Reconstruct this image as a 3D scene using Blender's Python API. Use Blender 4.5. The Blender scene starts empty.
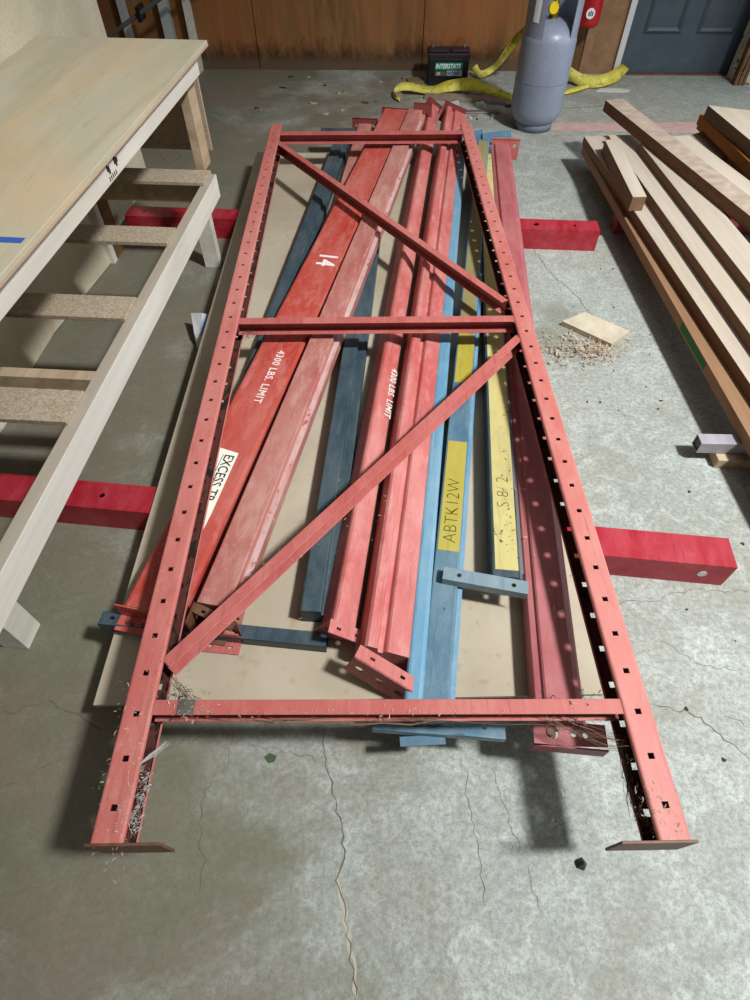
import bpy, bmesh, math, random
from mathutils import Vector, Matrix
from mathutils.geometry import tessellate_polygon

# ------------------------------------------------------------------ camera, world, lights, exposure
SC = bpy.context.scene
COL = SC.collection
SC.view_settings.view_transform = 'Standard'
SC.view_settings.look = 'None'
SC.view_settings.gamma = 1.0
SC.view_settings.use_curve_mapping = False
SC.view_settings.exposure = 0.0

cam_data = bpy.data.cameras.new('camera')
cam = bpy.data.objects.new('camera', cam_data)
COL.objects.link(cam)
SC.camera = cam
cam_data.sensor_fit = 'HORIZONTAL'
cam_data.sensor_width = 36.0
cam_data.lens = 570.0 / 750.0 * 36.0
cam_data.clip_start = 0.02
cam_data.clip_end = 60
cam.location = (0, 0, 1.45)
cam.rotation_euler = (math.radians(90 - 52.394), 0, 0)

world = bpy.data.worlds.new('world')
SC.world = world
world.use_nodes = True
bg = world.node_tree.nodes['Background']
bg.inputs[0].default_value = (0.86, 0.93, 1.0, 1)
bg.inputs[1].default_value = 0.10


def lamp(name, kind, loc, aim, energy, color, **kw):
    d = bpy.data.lights.new(name, kind)
    d.energy = energy
    d.color = color
    for k, v in kw.items():
        setattr(d, k, v)
    o = bpy.data.objects.new(name, d)
    COL.objects.link(o)
    o.location = loc
    dirv = Vector(aim) - Vector(loc)
    o.rotation_euler = dirv.to_track_quat('-Z', 'Y').to_euler()
    return o


# high skylight to the right: the main light, fading towards the left of the shop
lamp('skylight', 'SPOT', (3.0, -0.30, 5.1), (1.40, 1.6, 0.0), 2250, (0.96, 0.99, 1.0),
     spot_size=math.radians(76), spot_blend=1.0, shadow_soft_size=0.26)
# open door on the right
lamp('doorway', 'AREA', (3.9, 2.6, 1.7), (0.6, 1.9, 0.3), 48, (0.88, 0.95, 1.0), shape='RECTANGLE', size=2.4, size_y=2.2)
# added soft fill from above, no fixture known
lamp('overhead_fill', 'AREA', (1.9, 0.2, 4.6), (0.0, 0.9, 0.0), 30, (1.0, 0.97, 0.92), shape='RECTANGLE', size=3.0, size_y=3.0)

R = random.Random(7)


# ------------------------------------------------------------------ helpers
class MB:
    """collects vertices and faces for ONE mesh object"""
    def __init__(self):
        self.v = []
        self.f = []

    def add(self, vs, fs, M=None):
        o = len(self.v)
        for p in vs:
            p = Vector(p)
            self.v.append(M @ p if M else p)
        for f in fs:
            self.f.append([i + o for i in f])
        return self

    def box(self, x0, x1, y0, y1, z0, z1, M=None):
        vs = [(x0, y0, z0), (x1, y0, z0), (x1, y1, z0), (x0, y1, z0), (x0, y0, z1), (x1, y0, z1), (x1, y1, z1), (x0, y1, z1)]
        fs = [(0, 3, 2, 1), (4, 5, 6, 7), (0, 1, 5, 4), (1, 2, 6, 5), (2, 3, 7, 6), (3, 0, 4, 7)]
        return self.add(vs, fs, M)

    def prism(self, poly, y0, y1, M=None, caps=True):
        """poly in (x,z), counter-clockwise seen from -y ; extruded along y"""
        n = len(poly)
        vs = [(p[0], y0, p[1]) for p in poly] + [(p[0], y1, p[1]) for p in poly]
        fs = [(i, (i + 1) % n, n + (i + 1) % n, n + i) for i in range(n)]
        if caps:
            fs.append(tuple(range(n - 1, -1, -1)))
            fs.append(tuple(range(n, 2 * n)))
        return self.add(vs, fs, M)

    def slab(self, outline, z0, z1, M=None):
        """outline in (x,y) counter-clockwise"""
        n = len(outline)
        vs = [(p[0], p[1], z0) for p in outline] + [(p[0], p[1], z1) for p in outline]
        fs = [(i, (i + 1) % n, n + (i + 1) % n, n + i) for i in range(n)]
        fs.append(tuple(range(n - 1, -1, -1)))
        fs.append(tuple(range(n, 2 * n)))
        return self.add(vs, fs, M)

    def plate(self, outline, holes, t, M=None):
        """flat plate in local xy, thickness t downwards (z from -t to 0) with through holes"""
        loops = [outline] + holes
        tri = tessellate_polygon([[Vector((p[0], p[1], 0)) for p in lp] for lp in loops])
        flat = [p for lp in loops for p in lp]
        n = len(flat)
        vs = [(p[0], p[1], 0) for p in flat] + [(p[0], p[1], -t) for p in flat]
        fs = []
        for a, b, c in tri:
            pa, pb, pc = flat[a], flat[b], flat[c]
            cr = (pb[0] - pa[0]) * (pc[1] - pa[1]) - (pb[1] - pa[1]) * (pc[0] - pa[0])
            if cr < 0:
                a, b = b, a
            fs.append((a, b, c))
            fs.append((n + a, n + c, n + b))
        k = 0
        for lp in loops:
            m = len(lp)
            for i in range(m):
                a, b = k + i, k + (i + 1) % m
                fs.append((a, n + a, n + b, b))
            k += m
        return self.add(vs, fs, M)

    def perforated(self, w, L, ys, cx, hw, hh, t, M=None):
        """strip w wide and L long with a row of rectangular through holes centred at cx"""
        a, b = cx - hw / 2, cx + hw / 2
        self.box(0, a, 0, L, -t, 0, M)
        self.box(b, w, 0, L, -t, 0, M)
        y0 = 0.0
        for y in list(ys) + [None]:
            y1 = L if y is None else y - hh / 2
            self.box(a, b, y0, y1, -t, 0, M)
            if y is not None:
                y0 = y + hh / 2
        return self

    def lathe(self, prof, seg=32, M=None, a0=0.0, a1=2 * math.pi):
        full = abs(a1 - a0 - 2 * math.pi) < 1e-6
        cnt = seg if full else seg + 1
        vs, fs = [], []
        for i in range(cnt):
            a = a0 + (a1 - a0) * i / seg
            for r, z in prof:
                vs.append((r * math.cos(a), r * math.sin(a), z))
        m = len(prof)
        for i in range(seg):
            j = (i + 1) % cnt
            for k in range(m - 1):
                fs.append((i * m + k, j * m + k, j * m + k + 1, i * m + k + 1))
        return self.add(vs, fs, M)

    def tube(self, pts, r, seg=8, M=None):
        pts = [Vector(p) for p in pts]
        vs, fs = [], []
        for i, p in enumerate(pts):
            d = (pts[min(i + 1, len(pts) - 1)] - pts[max(i - 1, 0)]).normalized()
            up = Vector((0, 0, 1)) if abs(d.z) < 0.9 else Vector((1, 0, 0))
            a = d.cross(up).normalized()
            b = d.cross(a)
            for k in range(seg):
                t = 2 * math.pi * k / seg
                vs.append(p + (a * math.cos(t) + b * math.sin(t)) * r)
        for i in range(len(pts) - 1):
            for k in range(seg):
                fs.append((i * seg + k, (i + 1) * seg + k, (i + 1) * seg + (k + 1) % seg, i * seg + (k + 1) % seg))
        fs.append(tuple(range(seg)))
        fs.append(tuple((len(pts) - 1) * seg + k for k in range(seg - 1, -1, -1)))
        return self.add(vs, fs, M)

    def ribbon(self, pts, widths, dirs, t=0.0):
        """band through pts; dirs = width direction at each point"""
        vs, fs = [], []
        n = len(pts)
        for i in range(n):
            p = Vector(pts[i])
            d = Vector(dirs[i]).normalized() * (widths[i] / 2)
            tan = Vector(pts[min(i + 1, n - 1)]) - Vector(pts[max(i - 1, 0)])
            nn = tan.cross(d)
            nn = nn.normalized() * t if nn.length > 1e-9 else Vector((0, 0, t))
            vs += [p - d, p + d, p + d - nn, p - d - nn]
        for i in range(n - 1):
            a, b = 4 * i, 4 * i + 4
            fs.append((a, a + 1, b + 1, b))
            if t:
                fs += [(a + 1, a + 2, b + 2, b + 1), (a + 2, a + 3, b + 3, b + 2), (a + 3, a, b, b + 3)]
        if t:
            fs += [(0, 3, 2, 1), (4 * n - 4, 4 * n - 3, 4 * n - 2, 4 * n - 1)]
        return self.add(vs, fs)

    def build(self, name, mat, parent=None, bevel=0.0, smooth=False, kind=None):
        me = bpy.data.meshes.new(name)
        me.from_pydata([tuple(p) for p in self.v], [], self.f)
        bm = bmesh.new()
        bm.from_mesh(me)
        bmesh.ops.recalc_face_normals(bm, faces=bm.faces)
        bm.to_mesh(me)
        bm.free()
        me.materials.append(mat)
        o = bpy.data.objects.new(name, me)
        COL.objects.link(o)
        if parent:
            o.parent = parent
        if smooth:
            for p in me.polygons:
                p.use_smooth = True
        if bevel:
            b = o.modifiers.new('bevel', 'BEVEL')
            b.width = bevel
            b.segments = 2
            b.limit_method = 'ANGLE'
            b.angle_limit = math.radians(35)
        if kind:
            o['kind'] = kind
        return o


def empty(name, loc=(0, 0, 0), rot=(0, 0, 0)):
    o = bpy.data.objects.new(name, None)
    COL.objects.link(o)
    o.location = loc
    o.rotation_euler = rot
    return o


def tag(o, label=None, cat=None, group=None, kind=None):
    if label: o['label'] = label
    if cat: o['category'] = cat
    if group: o['group'] = group
    if kind: o['kind'] = kind
    return o


def text(name, s, size, mat, parent, M, extrude=0.0004, shear=0.0, sx=1.0, spacing=1.0, bold=0.0):
    cu = bpy.data.curves.new('t', 'FONT')
    cu.body = s
    cu.size = size
    cu.extrude = extrude
    cu.offset = bold
    cu.shear = shear
    cu.space_character = spacing
    cu.align_x = 'LEFT'
    cu.align_y = 'CENTER'
    cu.resolution_u = 3
    tmp = bpy.data.objects.new('t', cu)
    COL.objects.link(tmp)
    dg = bpy.context.evaluated_depsgraph_get()
    me = bpy.data.meshes.new_from_object(tmp.evaluated_get(dg))
    bpy.data.objects.remove(tmp)
    me.transform(M @ Matrix.Diagonal((sx, 1, 1, 1)))
    me.materials.clear()
    me.materials.append(mat)
    o = bpy.data.objects.new(name, me)
    COL.objects.link(o)
    o.parent = parent
    return o


def frame_matrix(o, x, y):
    """matrix with origin o, x axis and y axis given, z = x cross y"""
    x = Vector(x).normalized()
    y = Vector(y)
    z = x.cross(y).normalized()
    y = z.cross(x)
    return Matrix(((x.x, y.x, z.x, o[0]), (x.y, y.y, z.y, o[1]), (x.z, y.z, z.z, o[2]), (0, 0, 0, 1)))


def circ(cx, cy, r, n=12):
    return [(cx + r * math.cos(2 * math.pi * i / n), cy + r * math.sin(2 * math.pi * i / n)) for i in range(n)][::-1]


def sq(cx, cy, w, h):
    return [(cx - w / 2, cy - h / 2), (cx - w / 2, cy + h / 2), (cx + w / 2, cy + h / 2), (cx + w / 2, cy - h / 2)]


# ------------------------------------------------------------------ materials
class NT:
    def __init__(self, name, rough=0.6, spec=0.3, metal=0.0):
        self.m = bpy.data.materials.new(name)
        self.m.use_nodes = True
        self.t = self.m.node_tree
        self.b = self.t.nodes['Principled BSDF']
        self.b.inputs['Roughness'].default_value = rough
        self.b.inputs['Specular IOR Level'].default_value = spec
        self.b.inputs['Metallic'].default_value = metal
        self.co = None

    def n(self, ty, **kw):
        nd = self.t.nodes.new(ty)
        for k, v in kw.items():
            setattr(nd, k, v)
        return nd

    def l(self, a, b):
        self.t.links.new(a, b)

    def coord(self, scale=(1, 1, 1), space='Object', rot=(0, 0, 0)):
        tc = self.n('ShaderNodeTexCoord')
        mp = self.n('ShaderNodeMapping')
        mp.inputs['Scale'].default_value = scale
        mp.inputs['Rotation'].default_value = rot
        self.l(tc.outputs[space], mp.inputs[0])
        return mp.outputs[0]

    def noise(self, co, scale, detail=4, rough=0.6, dist=0.0):
        n = self.n('ShaderNodeTexNoise')
        n.inputs['Scale'].default_value = scale
        n.inputs['Detail'].default_value = detail
        n.inputs['Roughness'].default_value = rough
        n.inputs['Distortion'].default_value = dist
        self.l(co, n.inputs['Vector'])
        return n.outputs['Fac']

    def ramp(self, fac, stops):
        r = self.n('ShaderNodeValToRGB')
        e = r.color_ramp.elements
        while len(e) < len(stops):
            e.new(0.5)
        for i, (p, c) in enumerate(stops):
            e[i].position = p
            e[i].color = (c, c, c, 1) if isinstance(c, (int, float)) else (*c, 1)
        self.l(fac, r.inputs[0])
        return r.outputs[0]

    def mix(self, fac, a, b, blend='MIX'):
        m = self.n('ShaderNodeMix', data_type='RGBA', blend_type=blend)
        for sock, v in ((m.inputs['Factor'], fac), (m.inputs['A'], a), (m.inputs['B'], b)):
            if hasattr(v, 'is_linked') or hasattr(v, 'links'):
                self.l(v, sock)
            elif isinstance(v, (int, float)):
                sock.default_value = v
            else:
                sock.default_value = (*v, 1)
        return m.outputs['Result']

    def bump(self, h, strength=0.3, dist=0.01):
        b = self.n('ShaderNodeBump')
        b.inputs['Strength'].default_value = strength
        b.inputs['Distance'].default_value = dist
        self.l(h, b.inputs['Height'])
        self.l(b.outputs[0], self.b.inputs['Normal'])

    def out(self, col):
        self.l(col, self.b.inputs['Base Color'])
        return self.m


def srgb(r, g, b):
    f = lambda c: (c / 255 / 12.92) if c / 255 <= 0.04045 else ((c / 255 + 0.055) / 1.055) ** 2.4
    return (f(r), f(g), f(b))


def solid(name, col, rough=0.6, spec=0.3, metal=0.0):
    t = NT(name, rough, spec, metal)
    t.b.inputs['Base Color'].default_value = (*col, 1)
    return t.m


def painted(name, col, dust_or_shade, amt=0.5, dark=(0.05, 0.035, 0.03), chips=0.72, rough=0.5, spec=0.35, seed=0.0):
    """old painted steel: dusty film, scuffs along the length and dark chips"""
    t = NT(name, rough, spec)
    co = t.coord((1, 0.35, 1))
    big = t.ramp(t.noise(co, 5 + seed, 5, 0.65, 0.3), [(0.38, 0.0), (0.66, 1.0)])
    c = t.mix(big, col, tuple(0.5 * a + 0.5 * b for a, b in zip(col, dust_or_shade)))
    fine = t.ramp(t.noise(co, 26 + seed, 6, 0.75, 0.4), [(0.48, 0.0), (0.70, 1.0)])
    f2 = t.n('ShaderNodeMath', operation='MULTIPLY')
    f2.inputs[1].default_value = amt
    t.l(fine, f2.inputs[0])
    c = t.mix(f2.outputs[0], c, dust_or_shade)
    stk = t.ramp(t.noise(t.coord((1, 0.05, 1)), 95 + seed, 4, 0.7), [(0.56, 0.0), (0.72, 0.45)])
    c = t.mix(stk, c, tuple(0.45 * x for x in col))
    stk2 = t.ramp(t.noise(t.coord((0.35, 1, 1), rot=(0, 0, 0.6)), 70 + seed, 3, 0.7), [(0.64, 0.0), (0.72, 0.5)])
    c = t.mix(stk2, c, dust_or_shade)
    ch = t.ramp(t.noise(t.coord((1, 0.6, 1)), 38 + seed, 4, 0.6), [(chips, 0.0), (chips + 0.03, 1.0)])
    c = t.mix(ch, c, dark)
    t.bump(t.noise(co, 60, 3), 0.15, 0.003)
    return t.out(c)


def wood(name, a, b, scale=(1, 0.06, 1), rough=0.75, grain=14, dark=None, spec=0.2, edge=None, dust_or_shade=None):
    t = NT(name, rough, spec)
    co = t.coord(scale)
    g = t.ramp(t.noise(co, grain, 6, 0.65, 0.6), [(0.33, 0.0), (0.68, 1.0)])
    c = t.mix(g, a, b)
    big = t.ramp(t.noise(t.coord((1, 0.3, 1)), 3.0, 3), [(0.4, 0.0), (0.7, 0.6)])
    c = t.mix(big, c, dark or tuple(0.72 * x for x in a))
    g2 = t.noise(co, grain * 4, 4, 0.7)
    c = t.mix(t.ramp(g2, [(0.55, 0.0), (0.75, 0.35)]), c, tuple(0.5 * x for x in a))
    if edge or dust_or_shade:
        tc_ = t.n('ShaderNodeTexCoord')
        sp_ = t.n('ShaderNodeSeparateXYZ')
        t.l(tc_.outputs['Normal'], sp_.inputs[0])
        if edge:      # side faces darkened in the colour for their shade
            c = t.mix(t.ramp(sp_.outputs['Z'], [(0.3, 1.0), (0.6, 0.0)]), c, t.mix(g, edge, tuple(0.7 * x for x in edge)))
        if dust_or_shade:      # upper side toned down, its shade painted into the colour
            c = t.mix(t.ramp(sp_.outputs['Z'], [(0.6, 0.0), (0.9, 0.85)]), c, t.mix(g, dust_or_shade, tuple(0.85 * x for x in dust_or_shade)))
    t.bump(g2, 0.25, 0.004)
    return t.out(c)


M_ = {}
M_['red_frame'] = painted('frame_red_paint', srgb(182, 98, 90), srgb(206, 142, 132), 0.5, chips=0.735)
M_['red_dark'] = painted('brace_red_paint', srgb(172, 86, 80), srgb(196, 124, 116), 0.5, chips=0.73)
M_['red_orange'] = painted('beam_orange_red_paint', srgb(176, 62, 50), srgb(196, 124, 114), 0.75, chips=0.76, seed=1)
M_['red_dusty'] = painted('beam_dusty_red_paint', srgb(166, 94, 86), srgb(194, 150, 138), 0.8, chips=0.75, seed=2)
M_['red_pink'] = painted('beam_pink_red_paint', srgb(180, 88, 84), srgb(204, 146, 138), 0.7, chips=0.77, seed=3)
M_['red_plum'] = painted('beam_plum_paint', srgb(158, 84, 86), srgb(182, 118, 116), 0.5, chips=0.78, seed=4)
M_['crimson'] = painted('dunnage_crimson_paint', srgb(152, 18, 34), srgb(184, 78, 88), 0.35, chips=0.77, rough=0.42, seed=5)
M_['blue'] = painted('beam_blue_paint', srgb(72, 106, 126), srgb(122, 142, 150), 0.7, dark=(0.03, 0.03, 0.035), chips=0.72, rough=0.4, spec=0.5, seed=2)
M_['blue_bright'] = painted('beam_light_blue_paint', srgb(92, 142, 170), srgb(140, 168, 182), 0.6, dark=(0.03, 0.03, 0.035), chips=0.76, rough=0.35, spec=0.5, seed=2)
M_['blue_deep'] = painted('plate_deep_blue', srgb(44, 88, 116), srgb(84, 116, 134), 0.4, chips=0.75)
M_['blue_dark'] = painted('beam_dark_blue_paint', srgb(46, 64, 74), srgb(90, 100, 102), 0.5, dark=(0.02, 0.02, 0.02), chips=0.7, rough=0.5, seed=6)
M_['white_paint'] = painted('stencil_white', srgb(236, 232, 226), srgb(214, 170, 160), 0.5, chips=0.95)
M_['sticker'] = solid('sticker_paper', srgb(232, 230, 214), 0.7)
M_['ink'] = solid('black_ink', srgb(44, 40, 38), 0.8)
M_['pencil'] = solid('brown_marker', srgb(92, 72, 26), 0.8)
M_['yellow'] = painted('yellow_tape', srgb(166, 152, 52), srgb(182, 168, 98), 0.5, dark=(0.12, 0.09, 0.03), chips=0.74)
M_['olive_tape'] = painted('faded_olive_tape', srgb(138, 126, 78), srgb(150, 142, 110), 0.6, dark=(0.08, 0.06, 0.03), chips=0.70)
M_['lit_edge'] = painted('painted_lit_edge_pale', srgb(196, 176, 174), srgb(186, 120, 112), 0.9, dark=(0.35, 0.12, 0.10), chips=0.60)  # pale step edge painted as lit, with red chips showing
M_['yellow_pale'] = painted('pale_yellow_paint', srgb(200, 188, 120), srgb(172, 156, 112), 0.7, dark=(0.1, 0.07, 0.03), chips=0.66)
M_['pine'] = wood('pine_white', srgb(222, 218, 208), srgb(196, 190, 176), dark=srgb(206, 198, 184))
M_['pine_shade_top'] = wood('pine_painted_top_shade', srgb(226, 222, 212), srgb(200, 194, 180), dark=srgb(208, 200, 188), dust_or_shade=srgb(166, 152, 134))
M_['pine_tan'] = wood('pine_tan', srgb(196, 176, 148), srgb(158, 136, 108))
M_['pine_dark'] = wood('old_brown_wood', srgb(120, 88, 56), srgb(84, 58, 34))
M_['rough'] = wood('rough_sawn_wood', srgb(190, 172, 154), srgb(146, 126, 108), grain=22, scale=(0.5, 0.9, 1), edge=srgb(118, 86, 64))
M_['offcut'] = wood('pale_offcut', srgb(206, 196, 174), srgb(178, 164, 140), scale=(1, 1, 1), grain=9)
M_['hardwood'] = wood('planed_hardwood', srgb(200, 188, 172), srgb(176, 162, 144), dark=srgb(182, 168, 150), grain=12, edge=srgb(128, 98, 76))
M_['hardwood_edge'] = wood('hardwood_edge', srgb(160, 124, 94), srgb(130, 98, 70), grain=10)
M_['orange_wood'] = wood('orange_wood', srgb(176, 114, 60), srgb(146, 88, 40), grain=12)
M_['grey_wood'] = wood('greyed_wood', srgb(158, 140, 126), srgb(124, 106, 94), grain=16)
M_['chip'] = None
t = NT('particle_board', 0.8, 0.2)
co = t.coord()
c = t.mix(t.ramp(t.noise(co, 120, 3, 0.8), [(0.4, 0.0), (0.62, 1.0)]), srgb(186, 170, 148), srgb(150, 132, 112))
c = t.mix(t.ramp(t.noise(co, 4, 3), [(0.42, 0.0), (0.7, 0.5)]), c, srgb(160, 146, 122))
t.bump(t.noise(co, 140, 3), 0.2, 0.003)
M_['chip'] = t.out(c)
t = NT('plywood_top', 0.65, 0.3)
co = t.coord((1, 0.12, 1))
c = t.mix(t.ramp(t.noise(co, 7, 6, 0.6, 1.0), [(0.36, 0.0), (0.66, 1.0)]), srgb(192, 184, 162), srgb(174, 165, 140))
c = t.mix(t.ramp(t.noise(t.coord((1, 0.4, 1)), 2.4, 4, 0.6, 0.8), [(0.5, 0.0), (0.72, 0.7)]), c, srgb(204, 176, 138))
c = t.mix(t.ramp(t.noise(co, 46, 5, 0.7), [(0.58, 0.0), (0.78, 0.6)]), c, srgb(150, 130, 96))
t.bump(t.noise(co, 60, 4), 0.12, 0.003)
M_['ply_top'] = t.out(c)
t = NT('fibre_panel', 0.85, 0.15)
co = t.coord()
c = t.mix(t.ramp(t.noise(co, 2.2, 5, 0.6, 0.5), [(0.36, 0.0), (0.66, 1.0)]), srgb(180, 168, 148), srgb(162, 149, 128))
c = t.mix(t.ramp(t.noise(co, 26, 5, 0.7), [(0.6, 0.0), (0.74, 0.5)]), c, srgb(126, 100, 70))
c = t.mix(t.ramp(t.noise(co, 9, 3, 0.7), [(0.62, 0.0), (0.72, 0.4)]), c, srgb(170, 110, 84))
t.bump(t.noise(co, 90, 3), 0.08, 0.002)
M_['panel'] = t.out(c)
t = NT('cream_sheet', 0.85, 0.15)
co = t.coord()
c = t.mix(t.ramp(t.noise(co, 3, 4, 0.6), [(0.4, 0.0), (0.7, 1.0)]), srgb(206, 196, 172), srgb(186, 174, 148))
c = t.mix(t.ramp(t.noise(co, 70, 4, 0.7), [(0.5, 0.0), (0.75, 0.5)]), c, srgb(160, 146, 118))
M_['sheet'] = t.out(c)
# wall plywood: reddish brown with vertical grain; black mould climbs up from its foot
t = NT('wall_plywood', 0.7, 0.2)
co = t.coord((1, 1, 0.12))
c = t.mix(t.ramp(t.noise(co, 9, 6, 0.65, 1.0), [(0.34, 0.0), (0.66, 1.0)]), srgb(150, 110, 68), srgb(112, 76, 46))
c = t.mix(t.ramp(t.noise(t.coord((1, 1, 0.5)), 2.5, 3), [(0.4, 0.0), (0.65, 0.7)]), c, srgb(158, 96, 56))
tc = t.n('ShaderNodeTexCoord')
sep = t.n('ShaderNodeSeparateXYZ')
t.l(tc.outputs['Object'], sep.inputs[0])
sub = t.n('ShaderNodeMath', operation='MULTIPLY_ADD')
sub.inputs[1].default_value = 0.50
sub.inputs[2].default_value = -0.075
t.l(t.noise(t.coord((1, 1, 0.45)), 5, 9, 0.8, 0.3), sub.inputs[0])
cmp_ = t.n('ShaderNodeMath', operation='SUBTRACT')
t.l(sub.outputs[0], cmp_.inputs[0])
t.l(sep.outputs['Z'], cmp_.inputs[1])
c = t.mix(t.ramp(cmp_.outputs[0], [(0.0, 0.0), (0.11, 0.85)]), c, srgb(48, 32, 22))
c2 = t.n('ShaderNodeMath', operation='MULTIPLY_ADD')
c2.inputs[1].default_value = -1.0
c2.inputs[2].default_value = 0.10
t.l(sep.outputs['Z'], c2.inputs[0])
c = t.mix(t.ramp(c2.outputs[0], [(0.0, 0.0), (0.06, 0.6)]), c, srgb(112, 92, 74))
M_['wall_ply'] = t.out(c)
# concrete
t = NT('concrete', 0.62, 0.35)
co = t.coord()
c = t.mix(t.ramp(t.noise(co, 1.3, 5, 0.6, 0.6), [(0.35, 0.0), (0.65, 1.0)]), srgb(152, 157, 150), srgb(172, 177, 170))
c = t.mix(t.ramp(t.noise(co, 0.8, 4, 0.6, 0.4), [(0.42, 0.0), (0.66, 0.55)]), c, srgb(150, 136, 112))
c = t.mix(t.ramp(t.noise(co, 9, 7, 0.72, 1.5), [(0.45, 0.0), (0.68, 0.65)]), c, srgb(204, 210, 203))
c = t.mix(t.ramp(t.noise(co, 3.1, 6, 0.7, 1.0), [(0.52, 0.0), (0.7, 0.6)]), c, srgb(136, 130, 116))
c = t.mix(t.ramp(t.noise(co, 16, 6, 0.75, 3.0), [(0.53, 0.0), (0.60, 0.35), (0.64, 0.0)]), c, srgb(132, 112, 92))
c = t.mix(t.ramp(t.noise(co, 75, 5, 0.85), [(0.42, 0.0), (0.62, 0.75)]), c, srgb(118, 120, 112))
c = t.mix(t.ramp(t.noise(co, 210, 2, 0.8), [(0.60, 0.0), (0.75, 0.6)]), c, srgb(70, 66, 60))
# brown and greenish stains, with the left side's shade painted into the floor colour
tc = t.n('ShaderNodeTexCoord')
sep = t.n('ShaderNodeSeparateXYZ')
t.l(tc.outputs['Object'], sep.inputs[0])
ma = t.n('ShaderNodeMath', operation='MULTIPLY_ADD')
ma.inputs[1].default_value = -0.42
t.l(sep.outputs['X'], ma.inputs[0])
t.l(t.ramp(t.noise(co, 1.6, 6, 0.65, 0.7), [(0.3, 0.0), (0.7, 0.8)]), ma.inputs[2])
grime_shade = t.ramp(ma.outputs[0], [(0.20, 0.0), (0.66, 0.82)])
c = t.mix(grime_shade, c, t.mix(t.ramp(t.noise(co, 2.6, 4), [(0.4, 0.0), (0.6, 1.0)]), srgb(112, 99, 82), srgb(100, 98, 76)))
bh = t.noise(co, 70, 6, 0.75)
t.bump(bh, 0.25, 0.004)
M_['concrete'] = t.out(c)
M_['crack'] = solid('crack_dirt', srgb(100, 88, 72), 0.95)
M_['crack_pale'] = solid('crack_pale_edge', srgb(170, 164, 150), 0.95)
t = NT('faded_red_line', 0.8, 0.2)
M_['line'] = t.out(t.mix(t.ramp(t.noise(t.coord(), 14, 6, 0.7), [(0.4, 0.0), (0.65, 1.0)]), srgb(190, 138, 130), srgb(172, 168, 160)))
M_['green_spot'] = solid('green_paint', srgb(62, 84, 56), 0.8)
M_['tank'] = painted('tank_grey_paint', srgb(126, 134, 152), srgb(146, 152, 166), 0.3, dark=(0.1, 0.1, 0.11), chips=0.8, rough=0.38, spec=0.5)
M_['tank_ring'] = solid('tank_ring_grey', srgb(112, 120, 136), 0.5)
M_['brass'] = solid('brass', srgb(170, 140, 60), 0.35, 0.5, 0.9)
M_['knob'] = solid('valve_knob_yellow', srgb(226, 196, 20), 0.4)
M_['grime_shade'] = painted('inside_dirt_shade_red', srgb(74, 38, 34), srgb(104, 62, 54), 0.5, dark=(0.02, 0.015, 0.012), chips=0.55, rough=0.8, spec=0.15)
M_['red_shaded'] = painted('red_paint_shaded_in', srgb(120, 48, 46), srgb(150, 84, 78), 0.5, chips=0.7)  # red plate paint with the shade of unlit faces put into its colour
M_['rust'] = painted('rusty_steel', srgb(96, 58, 40), srgb(126, 96, 78), 0.6, chips=0.7)
M_['steel'] = solid('zinc_steel', srgb(150, 152, 156), 0.4, 0.5, 0.7)
M_['steel_dark'] = painted('dull_dark_steel', srgb(84, 80, 76), srgb(124, 118, 112), 0.5, chips=0.8)
M_['grey_blue'] = painted('connector_grey_blue', srgb(112, 134, 144), srgb(150, 158, 160), 0.7, chips=0.72)
M_['alu'] = painted('grey_steel_tube', srgb(146, 140, 146), srgb(176, 172, 178), 0.6, chips=0.85, rough=0.35, spec=0.6)
M_['black_plastic'] = solid('black_plastic', srgb(22, 22, 26), 0.4, 0.5)
M_['battery_top'] = solid('battery_top_black', srgb(46, 34, 38), 0.5)
M_['green_label'] = solid('green_label', srgb(20, 128, 96), 0.5)
M_['grey_label'] = solid('silver_label', srgb(150, 160, 170), 0.5)
M_['olive_label'] = solid('olive_label', srgb(90, 84, 62), 0.6)
M_['white'] = solid('white_print', srgb(232, 236, 232), 0.6)
M_['extinguisher'] = solid('extinguisher_red', srgb(176, 18, 30), 0.3, 0.6)
t = NT('door_blue_grey', 0.5, 0.4)
co = t.coord()
M_['door'] = t.out(t.mix(t.ramp(t.noise(co, 7, 5, 0.7), [(0.4, 0.0), (0.7, 1.0)]), srgb(64, 76, 86), srgb(76, 86, 94)))
t = NT('yellow_strap_web', 0.8, 0.2)
co = t.coord()
c = t.mix(t.ramp(t.noise(co, 9, 5, 0.7), [(0.4, 0.0), (0.65, 1.0)]), srgb(196, 184, 62), srgb(222, 212, 112))
M_['strap'] = t.out(t.mix(t.ramp(t.noise(co, 17, 5, 0.7, 1.0), [(0.54, 0.0), (0.66, 0.8)]), c, srgb(104, 98, 40)))
M_['stud_metal'] = solid('galvanised_stud', srgb(188, 194, 192), 0.5, 0.4, 0.2)
M_['old_white'] = painted('peeling_white', srgb(196, 190, 170), srgb(150, 136, 110), 0.8, chips=0.58, rough=0.8)
M_['jamb_white'] = solid('jamb_white', srgb(206, 206, 204), 0.6)
M_['blue_tape'] = solid('blue_tape', srgb(48, 92, 168), 0.7)
M_['paper'] = solid('crumpled_paper', srgb(196, 194, 194), 0.7)
M_['plastic_blue'] = solid('bluish_plastic', srgb(150, 176, 206), 0.35, 0.5)
M_['cardboard'] = solid('cardboard', srgb(126, 106, 72), 0.85)
M_['scrap_white'] = solid('chalky_scrap', srgb(196, 196, 190), 0.8)
M_['shaving'] = wood('wood_shaving', srgb(200, 182, 160), srgb(160, 138, 116), scale=(1, 1, 1), grain=30)
M_['lint'] = wood('pale_lint', srgb(196, 180, 160), srgb(164, 140, 116), scale=(1, 1, 1), grain=30)
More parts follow.
